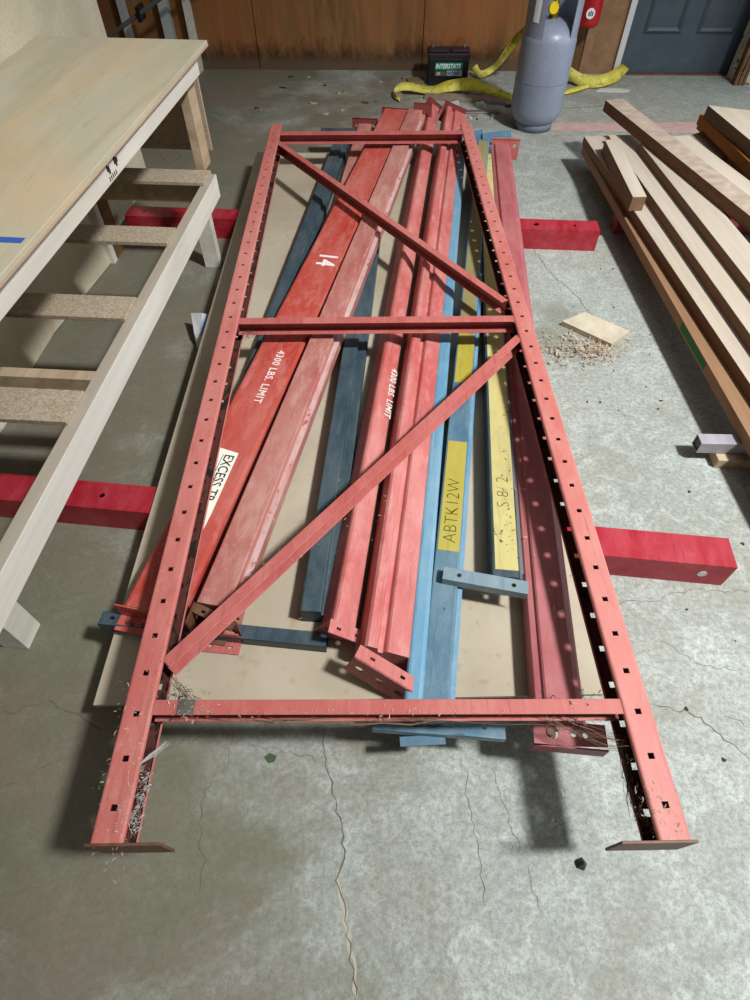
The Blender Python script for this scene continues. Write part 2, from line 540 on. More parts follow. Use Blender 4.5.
M_['sawdust'] = wood('sawdust', srgb(190, 170, 140), srgb(168, 146, 116), scale=(1, 1, 1), grain=60)
M_['web'] = solid('dusty_cobweb', srgb(120, 102, 84), 0.95, 0.05)
M_['dirt'] = solid('dark_dirt', srgb(66, 52, 42), 0.95)
M_['stone'] = solid('dark_stone', srgb(70, 72, 74), 0.8)
M_['green_mark'] = solid('green_crayon', srgb(40, 110, 50), 0.8)

def debris(name, spots, n, mat, size, seed, parent, label=None):
    rr = random.Random(seed)
    m = MB()
    for _ in range(n):
        cx, cy, cz, sx, sy, sz = spots[rr.randrange(len(spots))]
        p = Vector((rr.gauss(cx, sx), rr.gauss(cy, sy), cz + abs(rr.gauss(0, sz))))
        L = size * rr.uniform(0.4, 1.6)
        a = rr.uniform(0, 2 * math.pi)
        d = Vector((math.cos(a), math.sin(a), rr.uniform(-0.3, 0.5)))
        curl = rr.uniform(-2, 2)
        pts, q = [], p.copy()
        for k in range(4):
            pts.append(q.copy())
            d = Matrix.Rotation(curl * 0.6, 3, 'Z') @ d
            q += d * L / 3
        w = L * rr.uniform(0.12, 0.3)
        m.ribbon(pts, [w * 0.5, w, w, w * 0.4], [(-d.y, d.x, rr.uniform(-0.5, 0.5))] * 4)
    o = m.build(name, M_[mat], parent, kind='stuff')
    if label: o['label'] = label
    return o


# ------------------------------------------------------------------ setting
f = MB().box(-3.2, 4.4, -2.2, 5.6, -0.12, 0.0).build('floor', M_['concrete'], kind='structure')


def crack(pts, w, mat='crack', jit=0.006, z=0.0008, seed=1, name='crack'):
    rr = random.Random(seed)
    w *= 0.75
    P = []
    for a, b in zip(pts, pts[1:]):
        a, b = Vector(a[:2]), Vector(b[:2])
        n = max(2, int((b - a).length / 0.012))
        perp = Vector((-(b - a).y, (b - a).x)).normalized()
        for i in range(n):
            P.append(a.lerp(b, i / n) + perp * rr.uniform(-jit, jit))
    P.append(Vector(pts[-1][:2]))
    ws = [w * rr.uniform(0.3, 1.3) for _ in P]
    ws[0] = ws[-1] = w * 0.1
    dirs = []
    for i in range(len(P)):
        d = P[min(i + 1, len(P) - 1)] - P[max(i - 1, 0)]
        dirs.append((-d.y, d.x, 0))
    mb = MB()
    mb.ribbon([(p.x, p.y, z) for p in P], ws, dirs)
    o = mb.build(name, M_[mat], f)
    return o


CR = [
    ([(-0.1276, 0.4104, 0.0000), (-0.1188, 0.3371, 0.0000), (-0.0914, 0.2517, 0.0000), (-0.0676, 0.1538, 0.0000), (-0.0785, 0.0993, 0.0000), (-0.0615, 0.0309, 0.0000), (-0.0455, -0.0329, 0.0000), (-0.0364, -0.0911, 0.0000)], 0.0034),
    ([(-0.3503, 0.4057, 0.0000), (-0.3476, 0.3260, 0.0000), (-0.3922, 0.2724, 0.0000), (-0.3908, 0.1919, 0.0000), (-0.3694, 0.1353, 0.0000), (-0.3673, 0.0782, 0.0000)], 0.0020),
    ([(-0.9330, 0.4416, 0.0000), (-0.8207, 0.4762, 0.0000), (-0.7457, 0.4392, 0.0000), (-0.6492, 0.4057, 0.0000)], 0.0028),
    ([(0.6922, 0.4687, -0.0000), (0.7862, 0.4490, 0.0000), (0.8408, 0.3940, 0.0000), (0.8911, 0.3371, 0.0000)], 0.0028),
    ([(0.6342, 0.7504, 0.0000), (0.7770, 0.7567, 0.0000), (0.9018, 0.7917, 0.0000), (1.0710, 0.7852, 0.0000)], 0.0022),
    ([(0.7594, 2.6939, 0.0000), (0.8122, 2.4525, 0.0000), (0.8883, 2.2662, 0.0000), (0.9291, 2.1167, 0.0000)], 0.0034),
    ([(0.2141, 0.3151, 0.0000), (0.2125, 0.2517, 0.0000), (0.2268, 0.1353, 0.0000), (0.2283, 0.0560, -0.0000)], 0.0016),
    ([(1.1641, 4.5138, 0.0000), (1.3315, 4.4955, 0.0000), (1.5727, 4.5323, 0.0000)], 0.010),
    ([(-1.3535, 3.7366, 0.0000), (-1.2934, 3.7366, 0.0000), (-1.2175, 3.6114, 0.0000), (-1.1552, 3.7083, 0.0000), (-1.2620, 3.8676, 0.0000)], 0.006),
    ([(1.0358, 1.9116, 0.0000), (1.1478, 1.8794, 0.0000), (1.3045, 1.8667, 0.0000)], 0.0024),
    ([(-0.3015, 0.3709, 0.0000), (-0.2036, 0.3550, 0.0000), (-0.1257, 0.3326, 0.0000)], 0.0014),
    ([(0.2719, 0.3260, 0.0000), (0.3424, 0.0560, -0.0000), (0.3610, 0.0227, 0.0000)], 0.0010),
    ([(-0.8651, 0.2724, 0.0000), (-0.7485, 0.3371, 0.0000), (-0.6393, 0.3709, 0.0000)], 0.0014),
    ([(0.8584, 0.4416, 0.0000), (0.9016, 0.4247, 0.0000), (0.9205, 0.4104, 0.0000)], 0.0022),
    ([(0.7696, 0.6397, 0.0000), (0.8533, 0.5700, 0.0000), (0.9770, 0.5512, -0.0000)], 0.0014),
    ([(1.1661, 2.2278, 0.0000), (1.2089, 2.0114, 0.0000), (1.2905, 1.9443, 0.0000)], 0.0022),
]
for i, (p, w) in enumerate(CR):
    crack(p, w, seed=i)
crack([(-0.0813, 0.1171, 0.0000), (-0.0757, 0.0817, -0.0000), (-0.0594, 0.0309, 0.0000), (-0.0436, -0.0329, 0.0000), (-0.0345, -0.0911, 0.0000)], 0.012, 'crack_pale', 0.004, 0.0004, 50, 'crack_edge')
# faded red line painted on the floor, a green paint spot
MB().slab([(1.1128, 4.2319, 0.0000)[:2], (1.0917, 4.1162, 0.0000)[:2], (2.4143, 4.0521, 0.0000)[:2], (2.4943, 4.2488, 0.0000)[:2]], 0.0, 0.0008).build('painted_line', M_['line'], f)
MB().slab([(-0.2645, 0.3437, 0.0000)[:2], (-0.2535, 0.3304, 0.0000)[:2], (-0.2395, 0.3326, 0.0000)[:2], (-0.2338, 0.3460, 0.0000)[:2], (-0.2513, 0.3527, 0.0000)[:2]], 0.0, 0.0008).build('paint_spot', M_['green_spot'], f)

# back wall: framing board behind, plywood sheets in front
wall = empty('wall_back', (0, 5.27, 0), (0, 0, -0.018))
tag(wall, kind='structure')
MB().box(-3.2, 4.4, 0.02, 0.16, 0, 3.2).build('wall_backing', M_['pine_dark'], wall)
xs = [-2.12, -0.88, 0.355, 1.43]
for a, b in zip(xs, xs[1:]):
    MB().box(a + 0.003, b - 0.003, 0.0, 0.014, 0.0, 2.44).build('plywood_sheet', M_['wall_ply'], wall)
MB().box(1.43, 1.80, -0.035, 0.02, 0.0, 2.44).build('door_framing_board', M_['pine_dark'], wall)
MB().box(1.54, 1.79, -0.045, -0.036, 0.0, 2.44).build('framing_strip', M_['hardwood_edge'], wall)
for x, w, mm in ((-1.80, 0.035, 'stud_metal'), (-1.50, 0.06, 'stud_metal'), (-1.335, 0.038, 'pine')):
    MB().box(x - w / 2, x + w / 2, -0.09, -0.001, 0.0, 2.44).build('wall_stud', M_[mm], wall)
MB().box(-3.2, -2.12, -0.04, 0.02, 0, 2.44).build('plywood_sheet', M_['wall_ply'], wall)
wl = MB().box(-2.6, -2.45, -2.2, 5.2, 0, 3.2).build('wall_left', M_['pine_dark'], kind='structure')

# door with six recessed panels
door = empty('door_1', (1.835, 5.20, 0), (0, 0, -0.018))
tag(door, 'blue grey panelled door in the back wall', kind='structure')
DW = 0.86
MB().box(0, DW, 0.0, 0.04, 0.006, 2.03).build('door_leaf', M_['door'], door, 0.002)
for cx in (0.24, 0.62):
    for z0, z1 in ((0.24, 0.82), (0.98, 1.5), (1.62, 1.88)):
        m = MB()
        w2 = 0.135
        A = [(cx - w2, -0.002, z0), (cx + w2, -0.002, z0), (cx + w2, -0.002, z1), (cx - w2, -0.002, z1)]
        B = [(cx - w2 + 0.03, 0.012 - 0.02, z0 + 0.03), (cx + w2 - 0.03, 0.012 - 0.02, z0 + 0.03), (cx + w2 - 0.03, -0.008, z1 - 0.03), (cx - w2 + 0.03, -0.008, z1 - 0.03)]
        # raised moulding frame round a sunk field
        o_ = 0.018
        C_ = [(cx - w2 + o_, -0.014, z0 + o_), (cx + w2 - o_, -0.014, z0 + o_), (cx + w2 - o_, -0.014, z1 - o_), (cx - w2 + o_, -0.014, z1 - o_)]
        D_ = [(cx - w2 + 2 * o_, -0.002, z0 + 2 * o_), (cx + w2 - 2 * o_, -0.002, z0 + 2 * o_), (cx + w2 - 2 * o_, -0.002, z1 - 2 * o_), (cx - w2 + 2 * o_, -0.002, z1 - 2 * o_)]
        fs = []
        for k in range(4):
            j = (k + 1) % 4
            fs += [(k, j, 4 + j, 4 + k), (4 + k, 4 + j, 8 + j, 8 + k)]
        m.add(A + C_ + D_, fs)
        m.build('door_panel', M_['door'], door)
MB().box(-0.045, -0.004, -0.03, 0.06, 0.0, 2.08).build('door_jamb', M_['jamb_white'], door)
MB().box(DW + 0.004, DW + 0.045, -0.02, 0.06, 0.0, 2.08).build('door_jamb', M_['pine_dark'], door)
MB().box(-0.004, DW + 0.004, -0.04, 0.05, 0.0, 0.006).build('threshold', M_['rust'], door)

# weathered post to the right of the door
post = empty('weathered_post', (2.6842, 4.9679, 0.0000))
tag(post, 'old weathered post with peeling white paint standing right of the door', 'post')
MB().box(-0.05, 0.20, -0.02, 0.16, 0, 2.0).build('post_shaft', M_['old_white'], post, 0.004)
for k in range(3):
    MB().box(-0.07 + 0.03 * k, -0.052 + 0.03 * k, -0.035, 0.02, 0, 1.7 + 0.1 * k).build('peeling_strip', M_['pine_dark'], post)

# ------------------------------------------------------------------ red dunnage beams on the floor
def dunnage(n0, n1, t, label, holes):
    """square tube from n0 to n1 (far top edge line), 0.1 square"""
    a, b = Vector(n0[:2]), Vector(n1[:2])
    L = (b - a).length
    ang = math.atan2((b - a).y, (b - a).x)
    e = empty('dunnage_beam', (a.x, a.y, 0), (0, 0, ang))
    tag(e, label, 'beam')
    S = 0.098
    m = MB()
    # top plate with holes, and the three other walls
    hs = [circ(x, -S / 2, r, 14) for x, r in holes]
    m.plate([(0, -S), (L, -S), (L, 0), (0, 0)], hs, 0.005, Matrix.Translation((0, 0, S)))
    m.box(0, L, -0.005, 0, 0, S - 0.005)
    m.box(0, L, -S, -S + 0.005, 0, S - 0.005)
    m.box(0, L, -S + 0.005, -0.005, 0, 0.005)
    m.build('beam_tube', M_['crimson'], e)
    for x0 in (0.002, L - 0.006):
        MB().box(x0, x0 + 0.004, -S + 0.005, -0.005, 0.005, S - 0.005).build('end_cap', M_['crimson'], e)
    return e, L, S


# near one: from left of frame to right
d1, L1, S1 = dunnage((-1.1653, 1.1473, 0.0980), (1.0063, 0.9038, 0.0980), 0, 'crimson square steel beam lying crosswise under the near half of the stack', [(0.35, 0.009), (1.62, 0.009)])
m = MB()
m.lathe([(0.0, 0.0012), (0.0125, 0.0012), (0.0125, 0.0)], 16, Matrix.Translation((L1 - 0.075, -S1, 0.052)) @ Matrix.Rotation(math.radians(90), 4, 'X'))
m.build('pale_round_hole_plug', M_['scrap_white'], d1)
d2, L2, S2 = dunnage((-1.2121, 2.8849, 0.0980), (1.0669, 2.7339, 0.0980), 0, 'crimson square steel beam lying crosswise under the far half of the stack', [(0.08, 0.008), (0.30, 0.013), (0.66, 0.013), (1.83, 0.013), (1.99, 0.014), (2.17, 0.009)])

# ------------------------------------------------------------------ tan panel under the rack beams
pn = MB()
pn.slab([(-0.6548, 0.4305, 0.1110)[:2], (0.5356, 0.4561, 0.1110)[:2], (0.60, 3.44), (-0.6605, 3.4902, 0.1110)[:2]], 0.0995, 0.111)
pan = pn.build('fibreboard_panel', M_['panel'])
tag(pan, 'large tan fibreboard sheet lying on the crimson beams under all the rack beams', 'board')

# ------------------------------------------------------------------ rack beams
def section_box(w, h, r=0.006):
    pts = []
    for cx, cz, a0 in ((w / 2 - r, r, -90), (w / 2 - r, h - r, 0), (-w / 2 + r, h - r, 90), (-w / 2 + r, r, 180)):
        for k in range(4):
            a = math.radians(a0 + 30 * k)
            pts.append((cx + r * math.cos(a), cz + r * math.sin(a)))
    return pts


def section_step(w, h, sw, sd, side=1, r=0.004):
    """box whose top corner on one side is cut down by a step sw wide and sd deep"""
    if side > 0:
        raw = [(-w / 2, 0), (w / 2, 0), (w / 2, h - sd), (w / 2 - sw, h - sd), (w / 2 - sw, h), (-w / 2, h)]
    else:
        raw = [(-w / 2, 0), (w / 2, 0), (w / 2, h), (-w / 2 + sw, h), (-w / 2 + sw, h - sd), (-w / 2, h - sd)]
    n = len(raw)
    out = []
    for i in range(n):
        p, a, b = Vector(raw[i]), Vector(raw[i - 1]), Vector(raw[(i + 1) % n])
        da, db = (a - p).normalized() * r, (b - p).normalized() * r
        out += [tuple(p + da), tuple(p + 0.3 * (da + db)), tuple(p + db)]
    return out


def rack_beam(near, far, zb_near, zb_far, sect, mat, label, tilt=0.0):
    """near/far: centre line ends (x, y); zb: height of the underside there"""
    a = Vector((near[0], near[1], zb_near))
    b = Vector((far[0], far[1], zb_far))
    L = (b - a).length
    q = (b - a).to_track_quat('Y', 'Z')
    e = empty('rack_beam', a)
    e.rotation_mode = 'XYZ'
    e.rotation_euler = (q.to_matrix().to_4x4() @ Matrix.Rotation(tilt, 4, 'Y')).to_euler()
    tag(e, label, 'rack beam', 'rack beams')
    m = MB()
    m.prism(sect, 0, L)
    m.build('beam_body', M_[mat], e)
    return e, L


def end_plate(e, y, sgn, u0, u1, z0, z1, mat, lip=0.035, side='top', holes=3, t=0.004, hr=0.008, name='end_plate', rot=0.0, out=0.0):
    """angle plate across a beam end: upright face plus a folded lip; sgn -1 at near end"""
    w, h = u1 - u0, z1 - z0
    m = MB()
    T = Matrix.Translation((u0, y, z0)) @ Matrix.Rotation(rot, 4, 'Z')
    hs = [circ(w * (k + 0.5) / holes, h * 0.5, hr, 12) for k in range(holes)]
    # face in xz plane
    Mx = T @ Matrix.Translation((0, sgn * out, 0)) @ Matrix.Rotation(math.radians(90), 4, 'X')
    m.plate([(0, 0), (w, 0), (w, h), (0, h)], hs, t, Mx)
    hs2 = [sq(w * (k + 0.5) / 2, lip * 0.55, 0.012, 0.007) for k in range(2)]
    if side == 'top':
        zz = h
    else:
        zz = t
    if sgn < 0:
        m.plate([(0, 0), (w, 0), (w, lip), (0, lip)], hs2, t, T @ Matrix.Translation((0, -lip, zz)))
    else:
        m.plate([(0, 0), (w, 0), (w, lip), (0, lip)], hs2, t, T @ Matrix.Translation((0, 0, zz)))
    o = m.build(name, M_[mat], e)
    return o


def rivets(e, pts, r=0.006, mat='steel', M=None):
    for (x, y, z) in pts:
        m = MB()
        m.lathe([(0, 0.004), (r * 0.8, 0.003), (r, 0.0)], 8, Matrix.Translation((x, y, z)) @ (M or Matrix.Identity(4)))
        m.build('rivet', M_[mat], e)


def mid(a, b):
    return ((a[0] + b[0]) / 2, (a[1] + b[1]) / 2)


ZP = 0.112   # top of the panel
# crosswise dark blue brace, lowest of all
a_, b_ = Vector((-0.6828, 0.6528, 0.1400)), Vector((-0.1154, 0.5936, 0.1400))
L_ = (b_.xy - a_.xy).length
cr = empty('cross_brace', (a_.x, a_.y, ZP), (0, 0, math.atan2(b_.y - a_.y, b_.x - a_.x)))
tag(cr, 'dark blue steel angle lying crosswise below the near ends of the left beams', 'brace')
m = MB()
m.plate([(0, 0), (L_, 0), (L_, 0.036), (0, 0.036)], [sq(0.03, 0.02, 0.012, 0.008)], 0.004, Matrix.Translation((0, -0.036, 0.034)))
m.plate([(0, 0), (L_, 0), (L_, 0.036), (0, 0.036)], [circ(0.36, 0.018, 0.006, 10)], 0.004, Matrix.Rotation(math.radians(90), 4, 'X') @ Matrix.Translation((0, 0, 0.036)))
m.box(0, L_, -0.036, -0.0, 0, 0.003)
m.build('brace_angle', M_['blue_dark'], cr)
a_, b_ = Vector((-0.3135, 3.7344, 0.1500)), Vector((-0.1335, 3.7344, 0.1500))
cr = empty('cross_brace', (a_.x, a_.y - 0.05, ZP))
tag(cr, 'short dark blue angle at the far end beside the leftmost beams', 'brace')
MB().box(0, 0.30, 0, 0.05, 0, 0.035).build('brace_angle', M_['blue_dark'], cr, 0.002)

Z1 = 0.148
# A dark blue beam, far left
eA, LA = rack_beam((-0.5093, 0.6819, 0.1700)[:2], (-0.1795, 3.5770, 0.1700)[:2], ZP, ZP, section_step(0.075, 0.055, 0.02, 0.015, 1), 'blue_dark',
                   'dark blue rack beam, leftmost in the stack, half hidden by the orange red one')
end_plate(eA, LA, 1, -0.06, 0.05, 0, 0.07, 'blue_dark')
# B red beam behind C
eB, LB = rack_beam((-0.3802, 0.5891, 0.1500)[:2], (-0.0579, 3.7507, 0.1700)[:2], ZP, ZP, section_box(0.078, 0.05), 'red_dusty',
                   'dusty red rack beam lying low, its far end between the blue and the orange red beams')
end_plate(eB, LB, 1, -0.075, 0.075, 0, 0.075, 'red_shaded', lip=0.010)
end_plate(eB, -0.004, -1, -0.05, 0.05, 0.0, 0.05, 'red_dark', lip=0.03, side='bottom')
# C wide orange red beam with lettering and sticker
eC, LC = rack_beam((-0.5368, 0.6256, 0.2000)[:2], (0.1277, 3.7975, 0.2000)[:2], Z1, 0.165, section_box(0.152, 0.055, 0.012), 'red_orange',
                   'wide orange red rack beam with white stencilled weight limit and torn white sticker')
end_plate(eC, -0.004, -1, -0.098, 0.06, -0.005, 0.052, 'red_orange', lip=0.04, side='bottom')
end_plate(eC, LC, 1, -0.09, 0.07, -0.01, 0.058, 'red_shaded', lip=0.008)
rivets(eC, [(-0.07, -0.02, 0.003), (-0.03, -0.02, 0.003)], 0.006, 'rust')


def on_beam(y, x, z, down=True):
    """text matrix on top of a beam: reading towards the near end (down) or away"""
    if down:
        return frame_matrix((x, y, z), (0, -1, 0), (1, 0, 0))
    return frame_matrix((x, y, z), (0, 1, 0), (-1, 0, 0))


text('lettering', '4300 LBS. LIMIT', 0.036, M_['white_paint'], eC, on_beam(1.003, 0.010, 0.0552), bold=0.0006, spacing=1.12, sx=0.98)
text('lettering', '14', 0.105, M_['white_paint'], eC, on_beam(1.645, 0.012, 0.0552), bold=0.003, sx=0.85, spacing=1.1)
m = MB()
m.slab([(-0.042, 0.535), (0.029, 0.523), (0.030, 0.46), (0.033, 0.30), (0.031, 0.222), (0.020, 0.222), (0.0, 0.30), (-0.025, 0.41)][::-1], 0.0552, 0.0558)
st = m.build('sticker', M_['sticker'], eC)
text('sticker_print', 'EXCESS TR', 0.042, M_['ink'], st, on_beam(0.512, 0.006, 0.0562), extrude=0.0002, sx=0.86, bold=0.0003)
m = MB().box(-0.0130, -0.0115, 0.40, 0.51, 0.0560, 0.0565)
m.build('sticker_underline', M_['ink'], st)
# D narrow dusty beam lying over C
eD, LD = rack_beam((-0.3788, 0.6286, 0.2200)[:2], (0.2386, 3.7361, 0.2400)[:2], 0.162, 0.175, section_step(0.098, 0.062, 0.018, 0.022, 1), 'red_dusty',
                   'narrow dusty pink rack beam with pale edge painted as lit beside the stencilled wide beam')
m = MB().box(0.032, 0.049, 0.1, LD - 0.1, 0.0402, 0.0408)
m.build('painted_lit_edge', M_['lit_edge'], eD)
end_plate(eD, -0.004, -1, -0.05, 0.065, -0.04, 0.058, 'rust', lip=0.02, holes=2, side='top', rot=-0.25)
m = MB().box(-0.056, -0.052, -0.055, 0.0, -0.04, 0.058)
m.box(-0.056, 0.02, -0.055, 0.0, -0.044, -0.040)
m.build('bracket_side', M_['rust'], eD)
end_plate(eD, LD, 1, -0.02, 0.085, -0.02, 0.095, 'red_shaded', lip=0.006, holes=2, side='top', hr=0.01)
rivets(eD, [(-0.02, -0.006, 0.02)], 0.009, 'steel', Matrix.Rotation(math.radians(90), 4, 'X'))
# E dark blue beam between D and F
eE, LE = rack_beam((-0.1445, 0.6383, 0.1800)[:2], (0.0622, 3.6338, 0.1800)[:2], ZP, ZP, section_step(0.082, 0.06, 0.03, 0.02, 1), 'blue_dark',
                   'dark blue rack beam in the middle gap between the narrow dusty beam and a rounded red beam')
end_plate(eE, LE, 1, -0.06, 0.05, 0, 0.07, 'blue_dark')
# F rounded red beam, tilted
eF, LF = rack_beam((-0.1118, 0.5949, 0.1600)[:2], (0.3183, 3.9349, 0.1600)[:2], 0.125, 0.125, section_box(0.066, 0.080, 0.014), 'red_pink',
                   'red rack beam with rounded top and stencilled white letters, tilted to the right', tilt=math.radians(32))
end_plate(eF, -0.003, -1, -0.045, 0.055, 0.0, 0.088, 'red_pink', lip=0.03, holes=3, side='top')
end_plate(eF, LF, 1, -0.06, 0.04, 0.0, 0.098, 'red_shaded', lip=0.012, holes=2, side='top')
text('lettering', '4300 LBS. LIMIT', 0.032, M_['white_paint'], eF, on_beam(0.955, 0.016, 0.0822), bold=0.0006, spacing=1.1)
# G stepped red beam, tilted
eG, LG = rack_beam((0.0117, 0.5201, 0.1700)[:2], (0.4512, 3.8111, 0.1700)[:2], 0.128, 0.128, [(-0.066, 0), (0.066, 0), (0.066, 0.078), (0.060, 0.084), (-0.010, 0.084), (-0.014, 0.080), (-0.018, 0.070), (-0.030, 0.070), (-0.034, 0.084), (-0.038, 0.088), (-0.060, 0.088), (-0.066, 0.082)], 'red_pink',
                   'stepped red rack beam, widest of the middle ones, with an angled end plate', tilt=math.radians(19))
end_plate(eG, -0.003, -1, -0.078, 0.078, 0.012, 0.092, 'red_dark', lip=0.035, holes=3, side='top', hr=0.011, rot=-0.30, out=0.035)
end_plate(eG, LG, 1, -0.085, 0.05, 0.0, 0.106, 'red_shaded', lip=0.010, holes=2, side='top')
# J1 thin light blue
eJ, LJ = rack_beam((0.0833, 0.4116, 0.1900)[:2], (0.4858, 3.5211, 0.1900)[:2], ZP, ZP, section_box(0.042, 0.085, 0.01), 'blue_bright',
                   'thin bright blue rack beam right beside the stepped red beam')
end_plate(eJ, LJ, 1, -0.04, 0.03, 0.0, 0.09, 'blue')
end_plate(eJ, -0.003, -1, -0.028, 0.03, 0.0, 0.06, 'blue_dark')
# J2 blue with yellow tape
eK, LK = rack_beam((0.1320, 0.3720, 0.1800)[:2], (0.6024, 3.4670, 0.1800)[:2], ZP, ZP, section_step(0.078, 0.07, 0.014, 0.012, 1), 'blue',
                   'blue rack beam with olive yellow tape hand lettered, left of the pale yellow beam')
m = MB().box(-0.034, 0.0225, 0.44, 0.838, 0.0702, 0.0710)
tp = m.build('yellow_tape', M_['yellow'], eK)
text('tape_writing', 'ABTK12W', 0.052, M_['pencil'], tp, on_beam(0.465, -0.004, 0.0712, False), extrude=0.0002, sx=0.95, bold=-0.0010)
m = MB().box(-0.034, 0.0225, 1.11, 1.38, 0.0702, 0.0710)
m.build('yellow_tape', M_['yellow'], eK)
m = MB().box(-0.034, 0.0175, 1.46, LK - 0.02, 0.0702, 0.0710)
m.build('yellow_tape', M_['olive_tape'], eK)
m = MB().box(0.0245, 0.0385, 0.02, LK - 0.02, 0.058, 0.0586)
m.box(0.0178, 0.0235, 1.46, LK - 0.02, 0.0702, 0.0708)
m.build('painted_highlight', M_['blue_bright'], eK)  # lighter blue strips painted as the step's highlight
# far end plate of J2, turned up and outwards
m = MB()
m.plate([(0, 0), (0.17, 0), (0.17, 0.075), (0, 0.075)], [circ(0.11, 0.04, 0.006, 10), circ(0.14, 0.055, 0.006, 10)], 0.004,
        Matrix.Translation((-0.005, LK + 0.01, 0.02)) @ Matrix.Rotation(0.42, 4, 'Z') @ Matrix.Rotation(math.radians(65), 4, 'X'))
m.plate([(0, 0), (0.10, 0), (0.10, 0.085), (0, 0.085)], [circ(0.05, 0.05, 0.005, 10)], 0.004,
        Matrix.Translation((-0.085, LK - 0.02, 0.02)) @ Matrix.Rotation(0.55, 4, 'Z') @ Matrix.Rotation(math.radians(65), 4, 'X'))
m.build('end_plate', M_['blue_deep'], eK)
# near bracket of J2 sticking out beyond the frame
m = MB()
m.plate([(0, 0), (0.29, 0.0), (0.29, 0.045), (0, 0.03)], [circ(0.245, 0.022, 0.005, 10)], 0.004, Matrix.Translation((-0.135, -0.030, 0.045)) @ Matrix.Rotation(0.08, 4, 'Z'))
m.plate([(0, 0), (0.29, 0), (0.29, 0.02), (0.20, 0.028), (0.16, 0.018), (0.0, 0.02)], [], 0.004,
        Matrix.Translation((-0.135, -0.030, 0.024)) @ Matrix.Rotation(0.08, 4, 'Z') @ Matrix.Rotation(math.radians(90), 4, 'X'))
m.plate([(0, 0), (0.10, 0), (0.10, 0.02), (0, 0.02)], [], 0.004, Matrix.Translation((-0.07, -0.050, 0.024)) @ Matrix.Rotation(0.2, 4, 'Z'))
m.build('end_bracket', M_['blue'], eK)
# K pale yellow beam
eY, LY = rack_beam((0.3413, 0.7307, 0.1800)[:2], (0.5985, 3.3875, 0.1800)[:2], ZP, ZP, section_step(0.084, 0.068, 0.016, 0.014, 1), 'blue_dark',
                   'dark blue rack beam with a pale yellow written top, right of the lettered blue beam')
m = MB().box(-0.034, 0.0255, 0.02, LY - 0.1, 0.0682, 0.0690)
ys = m.build('yellow_face', M_['yellow_pale'], eY)
m = MB().box(0.0265, 0.0415, 0.02, LY - 0.1, 0.0542, 0.0547)
m.build('grey_edge', M_['steel'], eY)
text('face_writing', 'S 8/ 2', 0.050, M_['pencil'], ys, on_beam(0.22, -0.004, 0.0692, False), extrude=0.0002, bold=-0.0012)
m = MB().box(0.0275, 0.034, 0.25, LY - 0.3, 0.0548, 0.060)
m.tube([(0.031, 0.0, 0.059), (0.031, 0.16, 0.059), (0.033, 0.30, 0.060)], 0.004)
m.build('thin_rod', M_['steel'], eY)
debris('lint_specks', [(0.0, 0.12, 0.0692, 0.018, 0.05, 0.0005), (0.01, 0.3, 0.0692, 0.015, 0.15, 0.0005)], 40, 'dirt', 0.009, 31, eY, 'dark dusty strands on the pale yellow face')
# loose blue connector lying across K and J2
a_, b_ = Vector((0.1749, 0.7452, 0.2000)), Vector((0.3808, 0.7021, 0.2000))
L_ = (b_.xy - a_.xy).length
cn = empty('blue_connector', (a_.x, a_.y, 0.1815), (0, 0, math.atan2(b_.y - a_.y, b_.x - a_.x)))
tag(cn, 'short grey blue steel connector with two holes lying across the taped beams', 'connector')
m = MB()
m.plate([(0, 0), (L_, 0), (L_, 0.036), (0, 0.036)], [circ(0.04, 0.018, 0.006), circ(L_ - 0.035, 0.018, 0.006)], 0.003, Matrix.Translation((0, -0.036, 0.026)))
m.box(0, L_, -0.036, -0.033, 0, 0.023)
m.box(0, L_, -0.003, 0, 0, 0.023)
m.build('connector_channel', M_['grey_blue'], cn)
# L wide plum beam at the right
secL = [(-0.054, 0), (0.054, 0), (0.054, 0.056), (0.046, 0.066), (0.034, 0.072), (-0.030, 0.072), (-0.034, 0.069), (-0.038, 0.062), (-0.051, 0.060), (-0.054, 0.056)]
eL, LL = rack_beam((0.4051, 0.3705, 0.1850)[:2], (0.6820, 3.4134, 0.1850)[:2], ZP, ZP, secL, 'red_plum',
                   'wide plum red rack beam, rightmost in the stack, running under the right post')
m = MB()
m.plate([(0, 0), (0.155, 0.01), (0.155, 0.055), (0.0, 0.055)], [circ(0.085, 0.03, 0.006), circ(0.11, 0.03, 0.006), circ(0.04, 0.03, 0.014)], 0.004,
        Matrix.Translation((-0.062, -0.05, 0.062)))
m.plate([(0, 0), (0.155, 0), (0.155, 0.04), (0, 0.04)], [], 0.004, Matrix.Translation((-0.062, -0.05, 0.022)) @ Matrix.Rotation(math.radians(90), 4, 'X'))
m.build('end_plate', M_['red_plum'], eL)
m = MB()
m.lathe([(0, 0.012), (0.008, 0.012), (0.008, 0.0), (0.014, 0.0)], 12, Matrix.Translation((-0.026, -0.02, 0.052)))
m.build('safety_clip', M_['rust'], eL)
m = MB()
m.plate([(0, 0), (0.15, 0), (0.15, 0.025), (0, 0.025)], [], 0.004, Matrix.Translation((-0.05, LL, 0.09)))
m.plate([(0, 0), (0.15, 0), (0.15, 0.10), (0, 0.10)], [circ(0.125, 0.07, 0.010)], 0.004, Matrix.Translation((-0.05, LL, -0.01)) @ Matrix.Rotation(math.radians(90), 4, 'X'))
m.build('end_plate', M_['red_dark'], eL)

debris('lint_specks', [(0.0, 0.35, 0.0722, 0.03, 0.25, 0.0005)], 40, 'lint', 0.010, 32, eL, 'pale lint specks on the plum beam')
